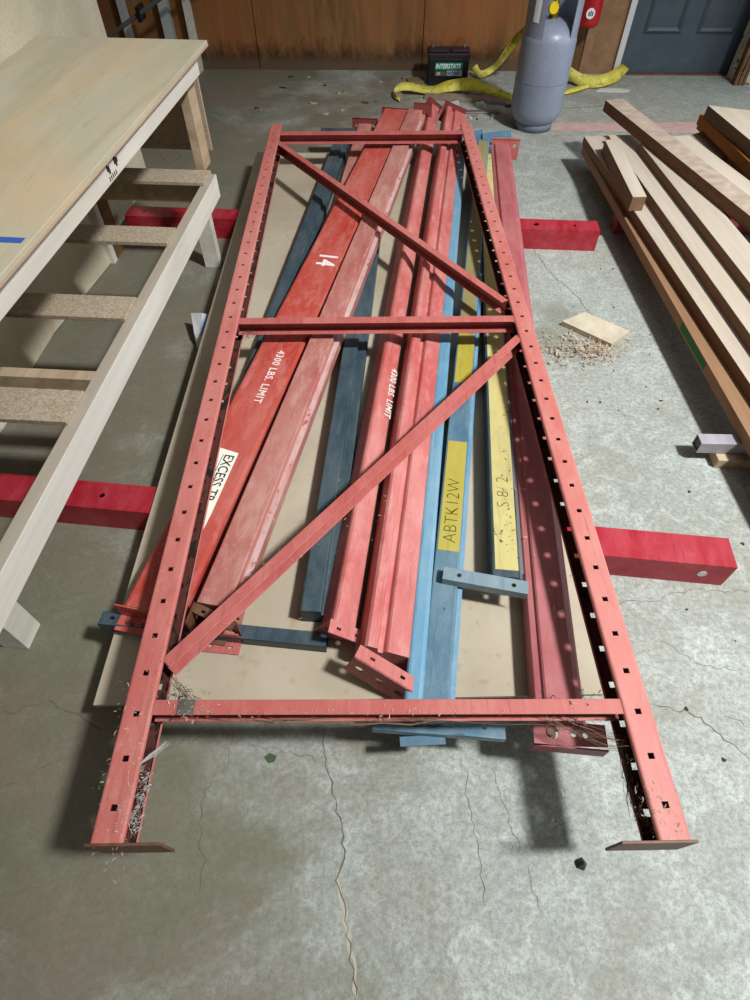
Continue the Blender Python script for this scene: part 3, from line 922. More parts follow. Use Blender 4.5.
# ------------------------------------------------------------------ pallet rack upright frame on top
ZT = 0.300
FW, FL = 1.045, 3.235
fr = empty('rack_upright_frame', (-0.4945, 0.129, 0.008), (-0.0048, 0, 0.0150))
tag(fr, 'large red pallet rack upright frame with diagonal braces lying on top of the beams', 'rack frame')
PW, PH, RC, TH = 0.058, 0.082, 0.006, 0.0028
n_h = 39
holes_y = [0.055 + 0.0823 * i for i in range(n_h)]


def column(mirror, x0, y0=0.0):
    """channel post opening towards the middle of the frame"""
    T = Matrix.Translation((x0, y0, ZT)) @ Matrix.Diagonal((mirror, 1, 1, 1))
    m = MB()
    flat = PW - 2 * RC
    m.perforated(flat, FL, holes_y, flat * 0.5, 0.012, 0.011, TH, T @ Matrix.Translation((RC, 0, 0)))
    wf = PH - 2 * RC
    Wm = T @ Matrix(((0, 0, 1, TH), (0, 1, 0, 0), (-1, 0, 0, -RC), (0, 0, 0, 1)))
    m.plate([(0, 0), (wf, 0), (wf, FL), (0, FL)], [], TH, Wm)

    def corner(cx, cz, a0, a1):
        pts = []
        for k in range(5):
            a = math.radians(a0 + (a1 - a0) * k / 4)
            pts.append((cx + RC * math.cos(a), cz + RC * math.sin(a)))
        for k in range(4, -1, -1):
            a = math.radians(a0 + (a1 - a0) * k / 4)
            pts.append((cx + (RC - TH) * math.cos(a), cz + (RC - TH) * math.sin(a)))
        m.prism(pts, 0, FL, T)
    corner(RC, -RC, 90, 180)
    corner(PW - RC, -RC, 90, 0)
    corner(RC, -PH + RC, 180, 270)
    corner(PW - RC, -PH + RC, 0, -90)
    m.box(PW - TH, PW, 0, FL, -RC - 0.003, -RC, T)
    m.box(PW - TH, PW, 0, FL, -PH + RC, -PH + RC + 0.003, T)
    po = m.build('post', M_['red_frame'], fr, smooth=False)
    # the inner face that lies at the bottom and the inside of the web: dirty, with channel shade painted dark
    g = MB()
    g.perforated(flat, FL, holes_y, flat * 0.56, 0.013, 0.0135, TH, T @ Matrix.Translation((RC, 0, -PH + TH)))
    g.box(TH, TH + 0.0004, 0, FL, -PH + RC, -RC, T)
    g.build('inner_face_dirt_shade', M_['grime_shade'], po)
    return po


column(1, 0.0)
column(-1, FW, -0.010)
# foot plates
for x0, x1, yf in ((-0.006, 0.125, 0.0), (FW - 0.125, FW + 0.008, -0.010)):
    MB().box(x0, x1, yf - 0.005, yf, ZT - PH - 0.006, ZT + 0.004).build('foot_plate', M_['rust'], fr, 0.001)


def strut(p, q, w, label=None, mat='red_frame', h=0.042, zt=0.297):
    """channel brace between p and q (local xy), open towards the near end"""
    p, q = Vector(p), Vector(q)
    L = (q - p).length
    a = math.atan2((q - p).y, (q - p).x)
    T = Matrix.Translation((p.x, p.y, 0)) @ Matrix.Rotation(a, 4, 'Z')
    m = MB()
    t_ = 0.003
    # section in (y, z): web at the far side
    m.box(0, L, -w, 0, zt - t_, zt, T)
    m.box(0, L, -t_, 0, zt - h, zt - t_, T)
    m.box(0, L, -w, 0, zt - h - t_, zt - h, T)
    return m, T, L


def add_strut(name, p, q, w, **kw):
    m, T, L = strut(p, q, w, **kw)
    return m.build(name, M_['red_dark'] if kw.get('mat') is None else M_[kw['mat']], fr, 0.0012)


c_, s_ = math.cos(-0.0150), math.sin(-0.0150)


def loc2(p):
    x, y = p[0] + 0.4945, p[1] - 0.129
    return (c_ * x - s_ * y, s_ * x + c_ * y)


XI = 0.051
add_strut('cross_strut', (XI, 0.248), (FW - XI, 0.236), 0.030)
add_strut('cross_strut', (XI, 1.535), (FW - XI, 1.535), 0.034)
add_strut('cross_strut', (XI, 3.145), (FW - XI, 3.145), 0.045)
add_strut('diagonal_brace', loc2((-0.4786, 3.1598, 0.2970)), loc2((0.4654, 1.7715, 0.2970)), 0.029, mat='red_dark')
add_strut('diagonal_brace', loc2((-0.4467, 0.4619, 0.2970)), loc2((0.4592, 1.5672, 0.2970)), 0.029, mat='red_dark')
# rolled dark lower edges and bare grey patches
for (x, y, w2) in ((0.105, 0.238, 0.030),):
    MB().box(x, x + 0.035, 0.2180, 0.2470, 0.2971, 0.2976).build('worn_patch', M_['steel_dark'], fr)

# cobweb, shavings and dirt caught in the frame
debris('shavings', [(0.03, 0.05, ZT, 0.02, 0.04, 0.001), (0.045, 0.06, 0.232, 0.008, 0.04, 0.012), (0.02, 0.20, ZT, 0.02, 0.08, 0.001), (0.054, 0.20, ZT, 0.003, 0.12, 0.001),
                    (0.13, 0.225, ZT - 0.002, 0.03, 0.012, 0.001), (0.55, 0.215, ZT - 0.002, 0.2, 0.006, 0.001),
                    (FW - 0.04, 0.04, ZT, 0.02, 0.03, 0.001), (FW - 0.05, 0.06, 0.232, 0.008, 0.04, 0.01), (0.32, 0.60, ZT - 0.002, 0.10, 0.09, 0.0)],
       620, 'lint', 0.006, 3, fr, 'pale wood shavings and lint caught on the red frame')
debris('dirt_clumps', [(0.11, 0.235, 0.256, 0.05, 0.01, 0.012), (0.5, 0.232, 0.257, 0.22, 0.008, 0.01), (FW - 0.14, 0.235, 0.258, 0.04, 0.012, 0.02),
                       (FW - 0.052, 0.11, 0.236, 0.006, 0.05, 0.02), (0.10, 0.26, 0.25, 0.012, 0.01, 0.02), (0.09, 1.50, 0.25, 0.012, 0.02, 0.01)],
       520, 'dirt', 0.008, 4, fr, 'dark dirt and webs in the corners of the frame')


def cobweb(name, pairs, n, seed, parent):
    rr = random.Random(seed)
    m = MB()
    for _ in range(n):
        a, b, spread, sag = pairs[rr.randrange(len(pairs))]
        a = Vector(a) + Vector([rr.gauss(0, spread) for _ in range(3)])
        b = Vector(b) + Vector([rr.gauss(0, spread) for _ in range(3)])
        pts = []
        for k in range(7):
            u = k / 6
            p = a.lerp(b, u)
            p.z -= sag * 4 * u * (1 - u)
            p += Vector([rr.uniform(-0.005, 0.005) for _ in range(3)])
            pts.append(p)
        w = rr.uniform(0.0006, 0.0018)
        m.ribbon(pts, [w] * 7, [(rr.uniform(-1, 1), rr.uniform(-1, 1), rr.uniform(-1, 1))] * 7)
    o = m.build(name, M_['web'], parent, kind='stuff')
    o['label'] = 'dusty cobweb strands hanging under the near strut'
    return o


cobweb('cobweb', [((0.08, 0.24, 0.27), (0.30, 0.215, 0.258), 0.008, 0.012), ((0.30, 0.213, 0.260), (0.62, 0.213, 0.260), 0.004, 0.010),
                  ((0.62, 0.213, 0.260), (FW - 0.06, 0.22, 0.272), 0.006, 0.022), ((FW - 0.20, 0.215, 0.275), (FW - 0.065, 0.16, 0.262), 0.012, 0.02),
                  ((0.075, 0.30, 0.26), (0.14, 0.235, 0.285), 0.008, 0.004), ((FW - 0.065, 0.16, 0.27), (FW - 0.065, 0.03, 0.25), 0.005, 0.01)], 130, 8, fr)
# the white lint wad hanging out of the left post
m = MB()
rr = random.Random(5)
for k in range(140):
    y = rr.uniform(0.02, 0.12)
    p = Vector((0.060 + rr.uniform(-0.008, 0.006), y, 0.262 + rr.uniform(-0.015, 0.012)))
    q = p + Vector((rr.uniform(-0.007, 0.008), rr.uniform(-0.014, 0.014), rr.uniform(-0.008, 0.008)))
    m.ribbon([p, p.lerp(q, 0.5) + Vector((0.003, 0.002, 0.003)), q], [0.001, 0.002, 0.0006], [(0.3, 0.8, 0.5)] * 3)
for k in range(12):
    p = Vector((0.055, 0.125, 0.301))
    q = Vector((0.100 + rr.uniform(-0.006, 0.006), 0.165 + rr.uniform(-0.004, 0.004), 0.296))
    m.ribbon([p, p.lerp(q, 0.5) + Vector([rr.uniform(-0.003, 0.003) for _ in range(3)]), q], [0.0012, 0.0014, 0.0005], [(0.5, -0.5, 0.3)] * 3)
wd = m.build('lint_wad', M_['scrap_white'], fr, kind='stuff')
wd['label'] = 'pale fluffy lint caught inside the near left post'

# ------------------------------------------------------------------ workbench at the left
BA = -math.radians(4.8)       # direction of the bench
bench = empty('workbench', (-0.639, 2.71, 0), (0, 0, BA))
tag(bench, 'plywood topped workbench of white painted lumber along the left side', 'workbench')
TL, TW = 2.9, 0.66
ZB = 0.800
MB().box(-TW, 0, -TL, 0, ZB - 0.018, ZB).build('bench_top', M_['ply_top'], bench, 0.0015)
MB().box(-0.0005, 0.0012, -TL, 0, ZB - 0.0175, ZB - 0.0105).build('ply_edge', M_['pine_tan'], bench)
MB().box(-0.056, -0.018, -TL + 0.02, -0.105, ZB - 0.018 - 0.062, ZB - 0.018).build('apron', M_['pine'], bench, 0.002)
MB().box(-TW + 0.01, -TW + 0.048, -TL + 0.02, -0.075, ZB - 0.107, ZB - 0.018).build('apron', M_['pine_tan'], bench, 0.002)
MB().box(-TW + 0.05, -0.052, -0.115, -0.077, ZB - 0.107, ZB - 0.018).build('apron', M_['pine_tan'], bench, 0.002)
for y in (-0.075 - 0.089,):
    MB().box(-0.090, -0.052, y - 0.02, y + 0.069, 0.405, ZB - 0.018).build('leg', M_['pine_tan'], bench, 0.002)
    MB().box(-TW + 0.05, -TW + 0.088, y - 0.02, y + 0.069, 0.0, ZB - 0.018).build('leg', M_['pine_dark'], bench, 0.002)
MB().box(-TW + 0.03, -0.045, -0.068, -0.056, 0.44, ZB - 0.020).build('end_panel', M_['chip'], bench, 0.001)
for y in (-1.35, -2.6):
    MB().box(-TW + 0.05, -TW + 0.088, y, y + 0.089, 0.0, ZB - 0.018).build('leg', M_['pine'], bench, 0.002)
MB().box(-0.30, -0.016, -1.502, -1.479, ZB, ZB + 0.0006).build('blue_tape', M_['blue_tape'], bench)
m = MB()
for k in range(5):
    m.box(-0.0178, -0.0172, -0.96 + 0.012 * (k % 3) - 0.02 * k, -0.950 + 0.012 * (k % 3) - 0.02 * k, ZB - 0.050 - 0.008 * (k % 2), ZB - 0.038 + 0.004 * (k % 3))
    m.box(-0.0178, -0.0172, -1.03 + 0.012 * k, -1.025 + 0.012 * k, ZB - 0.073, ZB - 0.062)
m.build('grade_stamp', M_['ink'], bench)

# lower rack frame: side rail, rungs, legs (fixed to the bench, standing forward of it)
low = empty('lower_shelf_frame', (-0.662, 2.50, 0), (0, 0, -0.0695))
tag(low, 'low unfinished lumber shelf frame with rungs reaching out under the bench', 'shelf frame')
ZL = 0.400
MB().box(-0.038, 0, -2.75, 0.02, ZL - 0.089, ZL).build('side_rail', M_['pine_shade_top'], low, 0.002)
MB().box(-0.62, -0.582, -2.75, 0.02, ZL - 0.089, ZL).build('side_rail', M_['pine'], low, 0.002)
def rung(y, w, z0, z1, mat, x1=-0.008):
    MB().box(-0.62, x1, y - w, y, z0, z1).build('rung', M_[mat], low, 0.0015)
rung(0.020, 0.115, ZL, ZL + 0.014, 'chip', -0.020)
rung(-0.01, 0.038, ZL - 0.089, ZL - 0.001, 'pine_tan', -0.040)
rung(-0.455, 0.11, ZL, ZL + 0.014, 'chip', -0.030)
rung(-0.895, 0.115, ZL, ZL + 0.014, 'chip', -0.030)
rung(-1.235, 0.038, ZL - 0.092, ZL - 0.003, 'pine_tan', -0.039)
rung(-1.335, 0.12, ZL, ZL + 0.014, 'chip', -0.030)
for y in (-0.018, -1.90):
    w, xl = (0.0, -0.058) if y > -1 else (0.035, -0.130)
    MB().box(xl - 0.072, xl, y, y + 0.038 + w, 0.0, ZL - 0.001).build('leg', M_['pine'], low, 0.002)
    MB().box(-0.60, -0.562, y, y + 0.038 + w, 0.0, ZL - 0.09).build('leg', M_['pine'], low, 0.002)

# sheet goods behind and below the bench
sh = empty('cream_sheet', (-1.312, 2.418, 0), (0, 0, -0.035))
tag(sh, 'tall cream coloured sheet standing upright behind the workbench', 'board')
MB().box(-0.022, -0.003, -2.6, 1.0, 0.0, 1.75).build('sheet_front', M_['sheet'], sh, 0.001)
MB().box(-0.040, -0.0225, -2.6, 0.45, 0.0, 1.80).build('sheet_back', M_['chip'], sh, 0.001)
un = Vector((-1.2401, 2.5389, 0.0000)); un2 = Vector((-1.3493, 1.8353, 0.0000))
us = empty('leaning_sheet', (un.x, un.y, 0), (0, 0, math.atan2(un.y - un2.y, un.x - un2.x) - math.pi / 2))
us.rotation_euler = (0, math.radians(-4), us.rotation_euler[2])
tag(us, 'pale fibreboard sheet leaning on edge on the floor below the workbench', 'board')
MB().box(-0.012, 0, -2.0, 0.0, 0.004, 0.36).build('sheet_board', M_['sheet'], us, 0.001)

# diagonal pipe behind bench
p1, p2 = Vector((-1.8756, 5.0200, 0.2626)), Vector((-1.4013, 5.0200, 0.4926))
d = (p2 - p1)
pipe = empty('steel_pipe', p1)
tag(pipe, 'dark steel pipe slanting across the wall studs behind the bench', 'pipe')
MB().tube([-d * 0.55, d * 2.2], 0.014, 10).build('pipe_tube', M_['steel_dark'], pipe)
mm = d * 0.55
MB().box(mm.x - 0.012, mm.x + 0.012, mm.y - 0.03, mm.y + 0.10, mm.z - 0.04, mm.z + 0.04).build('pipe_clamp', M_['black_plastic'], pipe)

# crumpled paper and plastic beside the panel
pp = Vector((-0.7108, 1.9776, 0.0000))
pc = empty('crumpled_wrapper', (pp.x, pp.y, 0))
tag(pc, 'crumpled white and bluish wrapper on the floor left of the rack frame', 'litter')
def W2(a): return tuple(Vector(a) - Vector((pp.x, pp.y, 0)))
m = MB()
q = [W2((-0.7525, 2.0283, 0.0700)), W2((-0.6998, 2.0062, 0.0850)), W2((-0.6779, 2.0437, 0.0500)), W2((-0.7273, 1.9293, 0.0450)), W2((-0.6967, 1.9224, 0.0500)), W2((-0.7144, 1.8792, 0.0100)), W2((-0.6886, 1.8513, 0.0120))]
m.add(q, [(0, 1, 4, 3), (1, 2, 4), (3, 4, 6, 5)])
m.add([(x, y + 0.004, z - 0.003) for x, y, z in q], [(0, 3, 4, 1), (1, 4, 2), (3, 5, 6, 4)])
m.build('paper_fold', M_['paper'], pc)
m = MB()
q = [W2((-0.6986, 1.9868, 0.0750)), W2((-0.6723, 2.0017, 0.0600)), W2((-0.6978, 1.9413, 0.0600)), W2((-0.6810, 1.9559, 0.0400)), W2((-0.7050, 1.8852, 0.0200)), W2((-0.6878, 1.8788, 0.0200))]
m.add(q, [(0, 1, 3, 2), (2, 3, 5, 4)])
m.add([(x, y + 0.003, z - 0.003) for x, y, z in q], [(0, 2, 3, 1), (2, 4, 5, 3)])
m.build('plastic_fold', M_['plastic_blue'], pc)

# ------------------------------------------------------------------ gas cylinder
tk = empty('gas_cylinder', (1.020, 4.175, 0))
tag(tk, 'grey forklift gas cylinder standing on the floor near the back wall', 'gas cylinder')
RT = 0.158
body = [(0.0, 0.03), (0.09, 0.032), (0.125, 0.045), (0.147, 0.072), (RT, 0.11), (RT, 0.455), (0.152, 0.485), (0.130, 0.515), (0.09, 0.540), (0.045, 0.552), (0, 0.555)]
MB().lathe(body, 40).build('tank_body', M_['tank'], tk, smooth=True)
MB().lathe([(0.112, 0.0), (0.118, 0.0), (0.122, 0.055), (0.116, 0.055), (0.112, 0.0)], 36).build('foot_ring', M_['tank_ring'], tk, smooth=True)
MB().lathe([(RT - 0.001, 0.260), (RT + 0.0012, 0.262), (RT + 0.0012, 0.266), (RT - 0.001, 0.268)], 40).build('weld_seam', M_['tank_ring'], tk)
# collar open to the front right
MB().lathe([(0.148, 0.475), (0.153, 0.475), (0.153, 0.76), (0.148, 0.76), (0.148, 0.475)], 36, None, math.radians(-54), math.radians(241)).build('collar', M_['tank'], tk, smooth=False)
MB().lathe([(0.0, 0.545), (0.028, 0.545), (0.028, 0.585), (0.018, 0.59), (0.018, 0.64), (0, 0.64)], 16).build('valve', M_['brass'], tk, smooth=True)
MB().lathe([(0, 0.0), (0.026, 0.0), (0.030, 0.012), (0.026, 0.03), (0, 0.03)], 12, Matrix.Translation((-0.02, -0.03, 0.60)) @ Matrix.Rotation(math.radians(80), 4, 'X')).build('valve_knob', M_['knob'], tk)
m = MB()
m.lathe([(0.1542, 0.55), (0.1548, 0.55), (0.1548, 0.66), (0.1542, 0.66)], 6, None, math.radians(212), math.radians(228))
m.build('paper_label', M_['white'], tk)

# fire extinguisher hung on the framing
fe = empty('fire_extinguisher', (1.4848, 5.0900, 0.3078))
tag(fe, 'red fire extinguisher hanging on the framing left of the door', 'fire extinguisher')
MB().lathe([(0, 0), (0.06, 0.0), (0.078, 0.012), (0.082, 0.03), (0.082, 0.40), (0.07, 0.44), (0.03, 0.47), (0, 0.47)], 28).build('cylinder', M_['extinguisher'], fe, smooth=True)
MB().lathe([(0, 0.0), (0.03, 0.0), (0.03, 0.0015), (0, 0.0015)], 20, Matrix.Translation((-0.012, -0.0815, 0.085)) @ Matrix.Rotation(math.radians(90), 4, 'X')).build('round_label', M_['white'], fe)
m = MB()
for k in range(3):
    m.box(-0.026 + 0.012 * k, -0.019 + 0.012 * k, -0.0845, -0.0835, 0.072, 0.095 + 0.006 * (k == 1))
m.build('label_pictogram', M_['ink'], fe)
m = MB()
m.lathe([(0.014, 0.46), (0.016, 0.54), (0, 0.54)], 12)
m.box(-0.02, 0.07, -0.012, 0.012, 0.52, 0.535)
m.build('valve_head', M_['black_plastic'], fe)
MB().box(-0.03, 0.03, 0.083, 0.09, 0.05, 0.5).build('bracket', M_['black_plastic'], fe)

# ------------------------------------------------------------------ battery
bt = empty('car_battery', (0.385, 4.93, 0.0))
tag(bt, 'black car battery with green label on the floor against the back wall', 'battery')
bw = 0.285
MB().box(0, bw, 0, 0.17, 0.0, 0.165).build('battery_case', M_['black_plastic'], bt, 0.006)
MB().box(-0.006, bw + 0.006, -0.006, 0.176, 0.165, 0.19).build('battery_lid', M_['battery_top'], bt, 0.004)
MB().box(0.0, bw * 0.45, 0.02, 0.09, 0.19, 0.205).build('vent_cover', M_['battery_top'], bt, 0.003)
MB().box(bw * 0.55, bw, 0.02, 0.09, 0.19, 0.205).build('vent_cover', M_['battery_top'], bt, 0.003)
for x in (0.03, bw - 0.03):
    MB().lathe([(0, 0.215), (0.008, 0.215), (0.009, 0.19)], 12, Matrix.Translation((x, 0.13, 0))).build('terminal', M_['steel'], bt)
for (a, b, c, d_, mt) in ((0.045, 0.24, 0.095, 0.138, 'green_label'), (0.045, 0.125, 0.060, 0.088, 'olive_label'), (0.13, 0.24, 0.060, 0.092, 'grey_label'), (0.21, 0.27, 0.008, 0.036, 'grey_label')):
    MB().box(a, b, -0.0016, 0.0, c, d_).build('label_strip', M_[mt], bt)
FXZ = lambda x, z: frame_matrix((x, -0.0020, z), (1, 0, 0), (0, 0, 1))
text('label_print', 'INTERSTATE', 0.038, M_['white'], bt, FXZ(0.047, 0.117), extrude=0.0004, shear=0.2, sx=0.84, bold=0.0008)
text('label_print', 'BATTERIES', 0.022, M_['ink'], bt, FXZ(0.134, 0.076), extrude=0.0004, shear=0.2, sx=0.85)
text('label_print', '24', 0.026, M_['white'], bt, FXZ(0.055, 0.074), extrude=0.0004, shear=0.2)

# ------------------------------------------------------------------ yellow straps
def band(name, pts, widths, dirs, label, t=0.004):
    # smooth the path
    def cat(P, i, u):
        p0, p1, p2, p3 = P[max(i - 1, 0)], P[i], P[min(i + 1, len(P) - 1)], P[min(i + 2, len(P) - 1)]
        return 0.5 * ((2 * p1) + (p2 - p0) * u + (2 * p0 - 5 * p1 + 4 * p2 - p3) * u * u + (3 * p1 - p0 - 3 * p2 + p3) * u ** 3)
    V = [Vector(p) for p in pts]; D = [Vector(x).normalized() for x in dirs]
    P, Ws, Ds = [], [], []
    for i in range(len(V) - 1):
        for k in range(6):
            u = k / 6
            P.append(cat(V, i, u)); Ws.append(widths[i] * (1 - u) + widths[i + 1] * u); Ds.append(D[i].lerp(D[i + 1], u))
    P.append(V[-1]); Ws.append(widths[-1]); Ds.append(D[-1])
    e = empty(name, (V[0].x, V[0].y, 0))
    o = MB().ribbon([p - Vector((V[0].x, V[0].y, 0)) for p in P], Ws, Ds, t).build('webbing', M_['strap'], e, smooth=True)
    tag(e, label, 'strap')
    return e


up = (0.15, -0.3, 1)
band('lifting_strap', [(0.1733, 4.6071, 0.0120), (0.1332, 4.7035, 0.0300), (0.2111, 4.7560, 0.0500), (0.3878, 4.7431, 0.0300), (0.5119, 4.7390, 0.0550), (0.6679, 4.7623, 0.0600), (0.8024, 4.6930, 0.0450), (0.9460, 4.6063, 0.0300)],
     [0.05, 0.05, 0.06, 0.06, 0.08, 0.09, 0.08, 0.06], [(0.1, 1, 0.1), (0.2, 0.8, 0.6), (0, 0.8, 0.6), (0, 0.8, 0.4), (0, 0.8, 0.6), (0, 0.8, 0.6), (0, 0.8, 0.5), (0, 1, 0.3)],
     'dirty yellow lifting strap lying in front of the battery left of the cylinder')
band('lifting_strap', [(0.7369, 5.1486, 0.0600), (0.7781, 5.0788, 0.0300), (0.8687, 5.1177, 0.0500), (0.9356, 5.0737, 0.1400), (1.0315, 5.2107, 0.2000), (1.0308, 4.8000, 0.3624)],
     [0.05, 0.05, 0.045, 0.05, 0.06, 0.06], [(1, 0.2, 0.6), (0.3, 0.6, 0.7), (-0.3, 0.6, 0.7), (-0.5, 0.5, 0.7), (-0.5, 0.5, 0.7), (-0.5, 0.5, 0.7)],
     'yellow strap rising from beside the battery to behind the cylinder')
band('lifting_strap', [(1.3183, 5.0375, 0.0900), (1.3989, 4.9788, 0.0700), (1.4947, 4.9141, 0.0400), (1.6196, 4.8931, 0.0400), (1.7553, 4.9856, 0.0500), (1.8819, 5.1857, 0.0500)],
     [0.06, 0.07, 0.08, 0.08, 0.09, 0.08], [(0.1, 0.3, 1), (0.1, 0.4, 1), (0, 0.6, 0.8), (0, 0.7, 0.7), (-0.2, 0.7, 0.6), (-0.4, 0.9, 0.2)],
     'yellow strap looping along the floor right of the cylinder to the door')
band('lifting_strap', [(1.2737, 4.7168, 0.0200), (1.3664, 4.7565, 0.0200), (1.4834, 4.8374, 0.0200), (1.5750, 4.9165, 0.0150)],
     [0.05, 0.05, 0.05, 0.04], [(0, 1, 0.3)] * 4, 'lower strand of yellow strap flat on the floor right of the cylinder')

# ------------------------------------------------------------------ small litter by the back wall
def thing_box(name, label, cat, loc, rz, sx, sy, sz, mat, bevel=0.002, ry=0.0):
    o = MB().box(-sx / 2, sx / 2, -sy / 2, sy / 2, 0, sz).build(name, M_[mat], None, bevel)
    o.location = loc
    o.rotation_euler = (0, ry, rz)
    tag(o, label, cat)
    return o


a_, b_ = Vector((0.3525, 4.7036, 0.0000)), Vector((0.9144, 4.5884, 0.0000))
c0 = (a_ + b_) / 2
thing_box('wood_offcut', 'long pale strip of wood on the floor in front of the yellow strap', 'offcut', (c0.x, c0.y, 0), math.atan2(b_.y - a_.y, b_.x - a_.x), (b_ - a_).length, 0.10, 0.02, 'grey_wood')
p = (0.3936, 5.0535, 0.0000)
thing_box('cardboard_scrap', 'brown cardboard scrap lying left of the battery', 'scrap', (p[0] - 0.09, p[1] - 0.03, 0), 0.2, 0.13, 0.10, 0.012, 'cardboard')
p = (0.1410, 4.7036, 0.0000)
thing_box('wood_block', 'small pale block at the left end of the yellow strap', 'block', (p[0] + 0.02, p[1] - 0.04, 0), 0.3, 0.05, 0.06, 0.035, 'grey_wood')
p = (0.7606, 4.4051, 0.0000)
thing_box('metal_strip', 'pale grey metal strip on the floor beyond the blue end plates', 'scrap', (p[0] - 0.1, p[1], 0), 0.02, 0.34, 0.04, 0.012, 'steel')
p = (1.7014, 4.8230, 0.0000)
m = MB()
o = m.slab([(-0.12, 0), (0.10, -0.01), (0.13, 0.03), (0.05, 0.06), (-0.08, 0.05)], 0, 0.006).build('paper_scrap', M_['scrap_white'])
o.location = (p[0], p[1] - 0.02, 0)
tag(o, 'torn white paper scrap on the floor below the strap loop', 'scrap')
rr = random.Random(11)
for k in range(26):
    px, py = rr.uniform(0.55, 0.95), rr.uniform(4.25, 4.75)
    s = rr.uniform(0.012, 0.05)
    n = rr.randrange(5, 8)
    ang = sorted(rr.uniform(0, 6.28) for _ in range(n))
    if px > 0.86 and py < 4.45:
        continue
    m = MB().slab([(s * math.cos(a) * rr.uniform(0.6, 1), s * math.sin(a) * rr.uniform(0.6, 1)) for a in ang], 0, s * rr.uniform(0.2, 0.5))
    o = m.build('rubble_chip', M_[rr.choice(['scrap_white', 'grey_wood', 'dirt', 'sawdust'])])
    o.location = (px, py, 0.0)
    tag(o, 'small rubble chip on the floor between the strap and the blue end plates', 'rubble', 'rubble chips beside the gas cylinder')
for k in range(20):
    px, py = rr.uniform(-0.9, 0.3), rr.uniform(4.3, 5.15)
    s = rr.uniform(0.008, 0.032)
    ang = sorted(rr.uniform(0, 6.28) for _ in range(6))
    m = MB().slab([(s * math.cos(a) * rr.uniform(0.5, 1.3), s * math.sin(a) * rr.uniform(0.4, 1)) for a in ang], 0, s * 0.25)
    o = m.build('debris_flake', M_[rr.choice(['dirt', 'pine_dark', 'dirt', 'sawdust'])])
    o.location = (px, py, 0.0)
    tag(o, 'dark flake of debris on the dim floor before the back wall', 'debris', 'debris flakes along the back wall')
rr = random.Random(23)
for k in range(34):
    px, py = rr.uniform(0.65, 1.15), rr.uniform(0.2, 2.6)
    s = rr.uniform(0.002, 0.007)
    ang = sorted(rr.uniform(0, 6.28) for _ in range(6))
    m = MB().slab([(s * math.cos(a), s * math.sin(a)) for a in ang], 0, s * 0.4)
    o = m.build('dirt_crumb', M_['dirt'])
    o.location = (px, py, 0.0)
    tag(o, 'tiny dark crumb on the bright floor right of the rack frame', 'debris', 'dark crumbs on the right floor')

# offcut and shavings, right of the frame
oc = [(0.8903, 2.1060, 0.0220), (0.7800, 2.0424, 0.0220), (0.9497, 1.8890, 0.0220), (1.0451, 1.9742, 0.0220)]
cx = sum(p[0] for p in oc) / 4; cy = sum(p[1] for p in oc) / 4
m = MB().slab([(p[0] - cx, p[1] - cy) for p in oc], 0.0, 0.022)
o = m.build('wood_offcut', M_['offcut'], None, 0.001)
o.location = (cx, cy, 0.0005)
tag(o, 'short flat wood offcut on the bright floor between rack frame and lumber pile', 'offcut')
sp = (0.8187, 1.8478, 0.0000)
debris_spots = [(sp[0], sp[1], 0.004, 0.05, 0.035, 0.012), (sp[0] - 0.06, sp[1] + 0.03, 0.002, 0.08, 0.05, 0.004), (sp[0] + 0.08, sp[1] + 0.02, 0.002, 0.03, 0.03, 0.006)]
o = debris('wood_shavings', debris_spots, 420, 'shaving', 0.022, 9, None)
tag(o, 'small heap of curled wood shavings on the floor beside the offcut', 'shavings', kind='stuff')
o = debris('sawdust', [(sp[0] - 0.04, sp[1], 0.001, 0.14, 0.10, 0.001), (sp[0] + 0.12, sp[1] + 0.05, 0.001, 0.05, 0.04, 0.001)], 1500, 'sawdust', 0.007, 10, None)
tag(o, 'thin scatter of sawdust round the shavings heap', 'sawdust', kind='stuff')

# dark cone
p = (0.4434, 0.1280, 0.0000)
co_ = empty('dark_cone', (p[0], p[1], 0))
tag(co_, 'tiny dark pointed cone on the floor in front of the right foot', 'cone')
MB().lathe([(0.0, 0.0), (0.013, 0.0), (0.013, 0.002), (0.002, 0.026), (0.0, 0.027)], 5).build('cone_body', M_['stone'], co_)

# ------------------------------------------------------------------ lumber pile at the right
def board(name, corners, z0, z1, mat, label, cat='board', edge=None, bevel=0.0015):
    """corners: 4+ top outline points; local frame along the first edge so the grain runs lengthwise"""
    a, b = Vector(corners[0][:2]), Vector(corners[1][:2])
    ang = math.atan2((b - a).y, (b - a).x) - math.pi / 2
    c = Matrix.Rotation(-ang, 2)
    e = empty(name, (a.x, a.y, z0), (0, 0, ang))
    pts = [c @ (Vector(q[:2]) - a) for q in corners]
    area = sum(pts[i].x * pts[(i + 1) % len(pts)].y - pts[(i + 1) % len(pts)].x * pts[i].y for i in range(len(pts)))
    if area < 0:
        pts = pts[::-1]
    MB().slab([tuple(q) for q in pts], 0.0, z1 - z0).build('board_body', M_[mat], e, bevel)
    tag(e, label, cat)
    return e


def plank(name, p_far, p_near, width, z0, z1, mat, label, cat='board', side=1, ext=0.6, skew=0.0):
    """left top edge from p_far to p_near, width to the right; extended past the near point"""
    a, b = Vector(p_far[:2]), Vector(p_near[:2])
    d = (b - a).normalized()
    b = b + d * ext
    n = Vector((-d.y, d.x)) * side
    return board(name, [b, a, a + n * width + d * skew, b + n * width], z0, z1, mat, label, cat)


e = plank('lumber_board', (1.1686, 3.5344, 0.1300), (1.1912, 1.8187, 0.1300), 0.26, 0.088, 0.128, 'hardwood_edge',
          'lowest brown board of the lumber pile, green crayon on its left edge', ext=1.3)
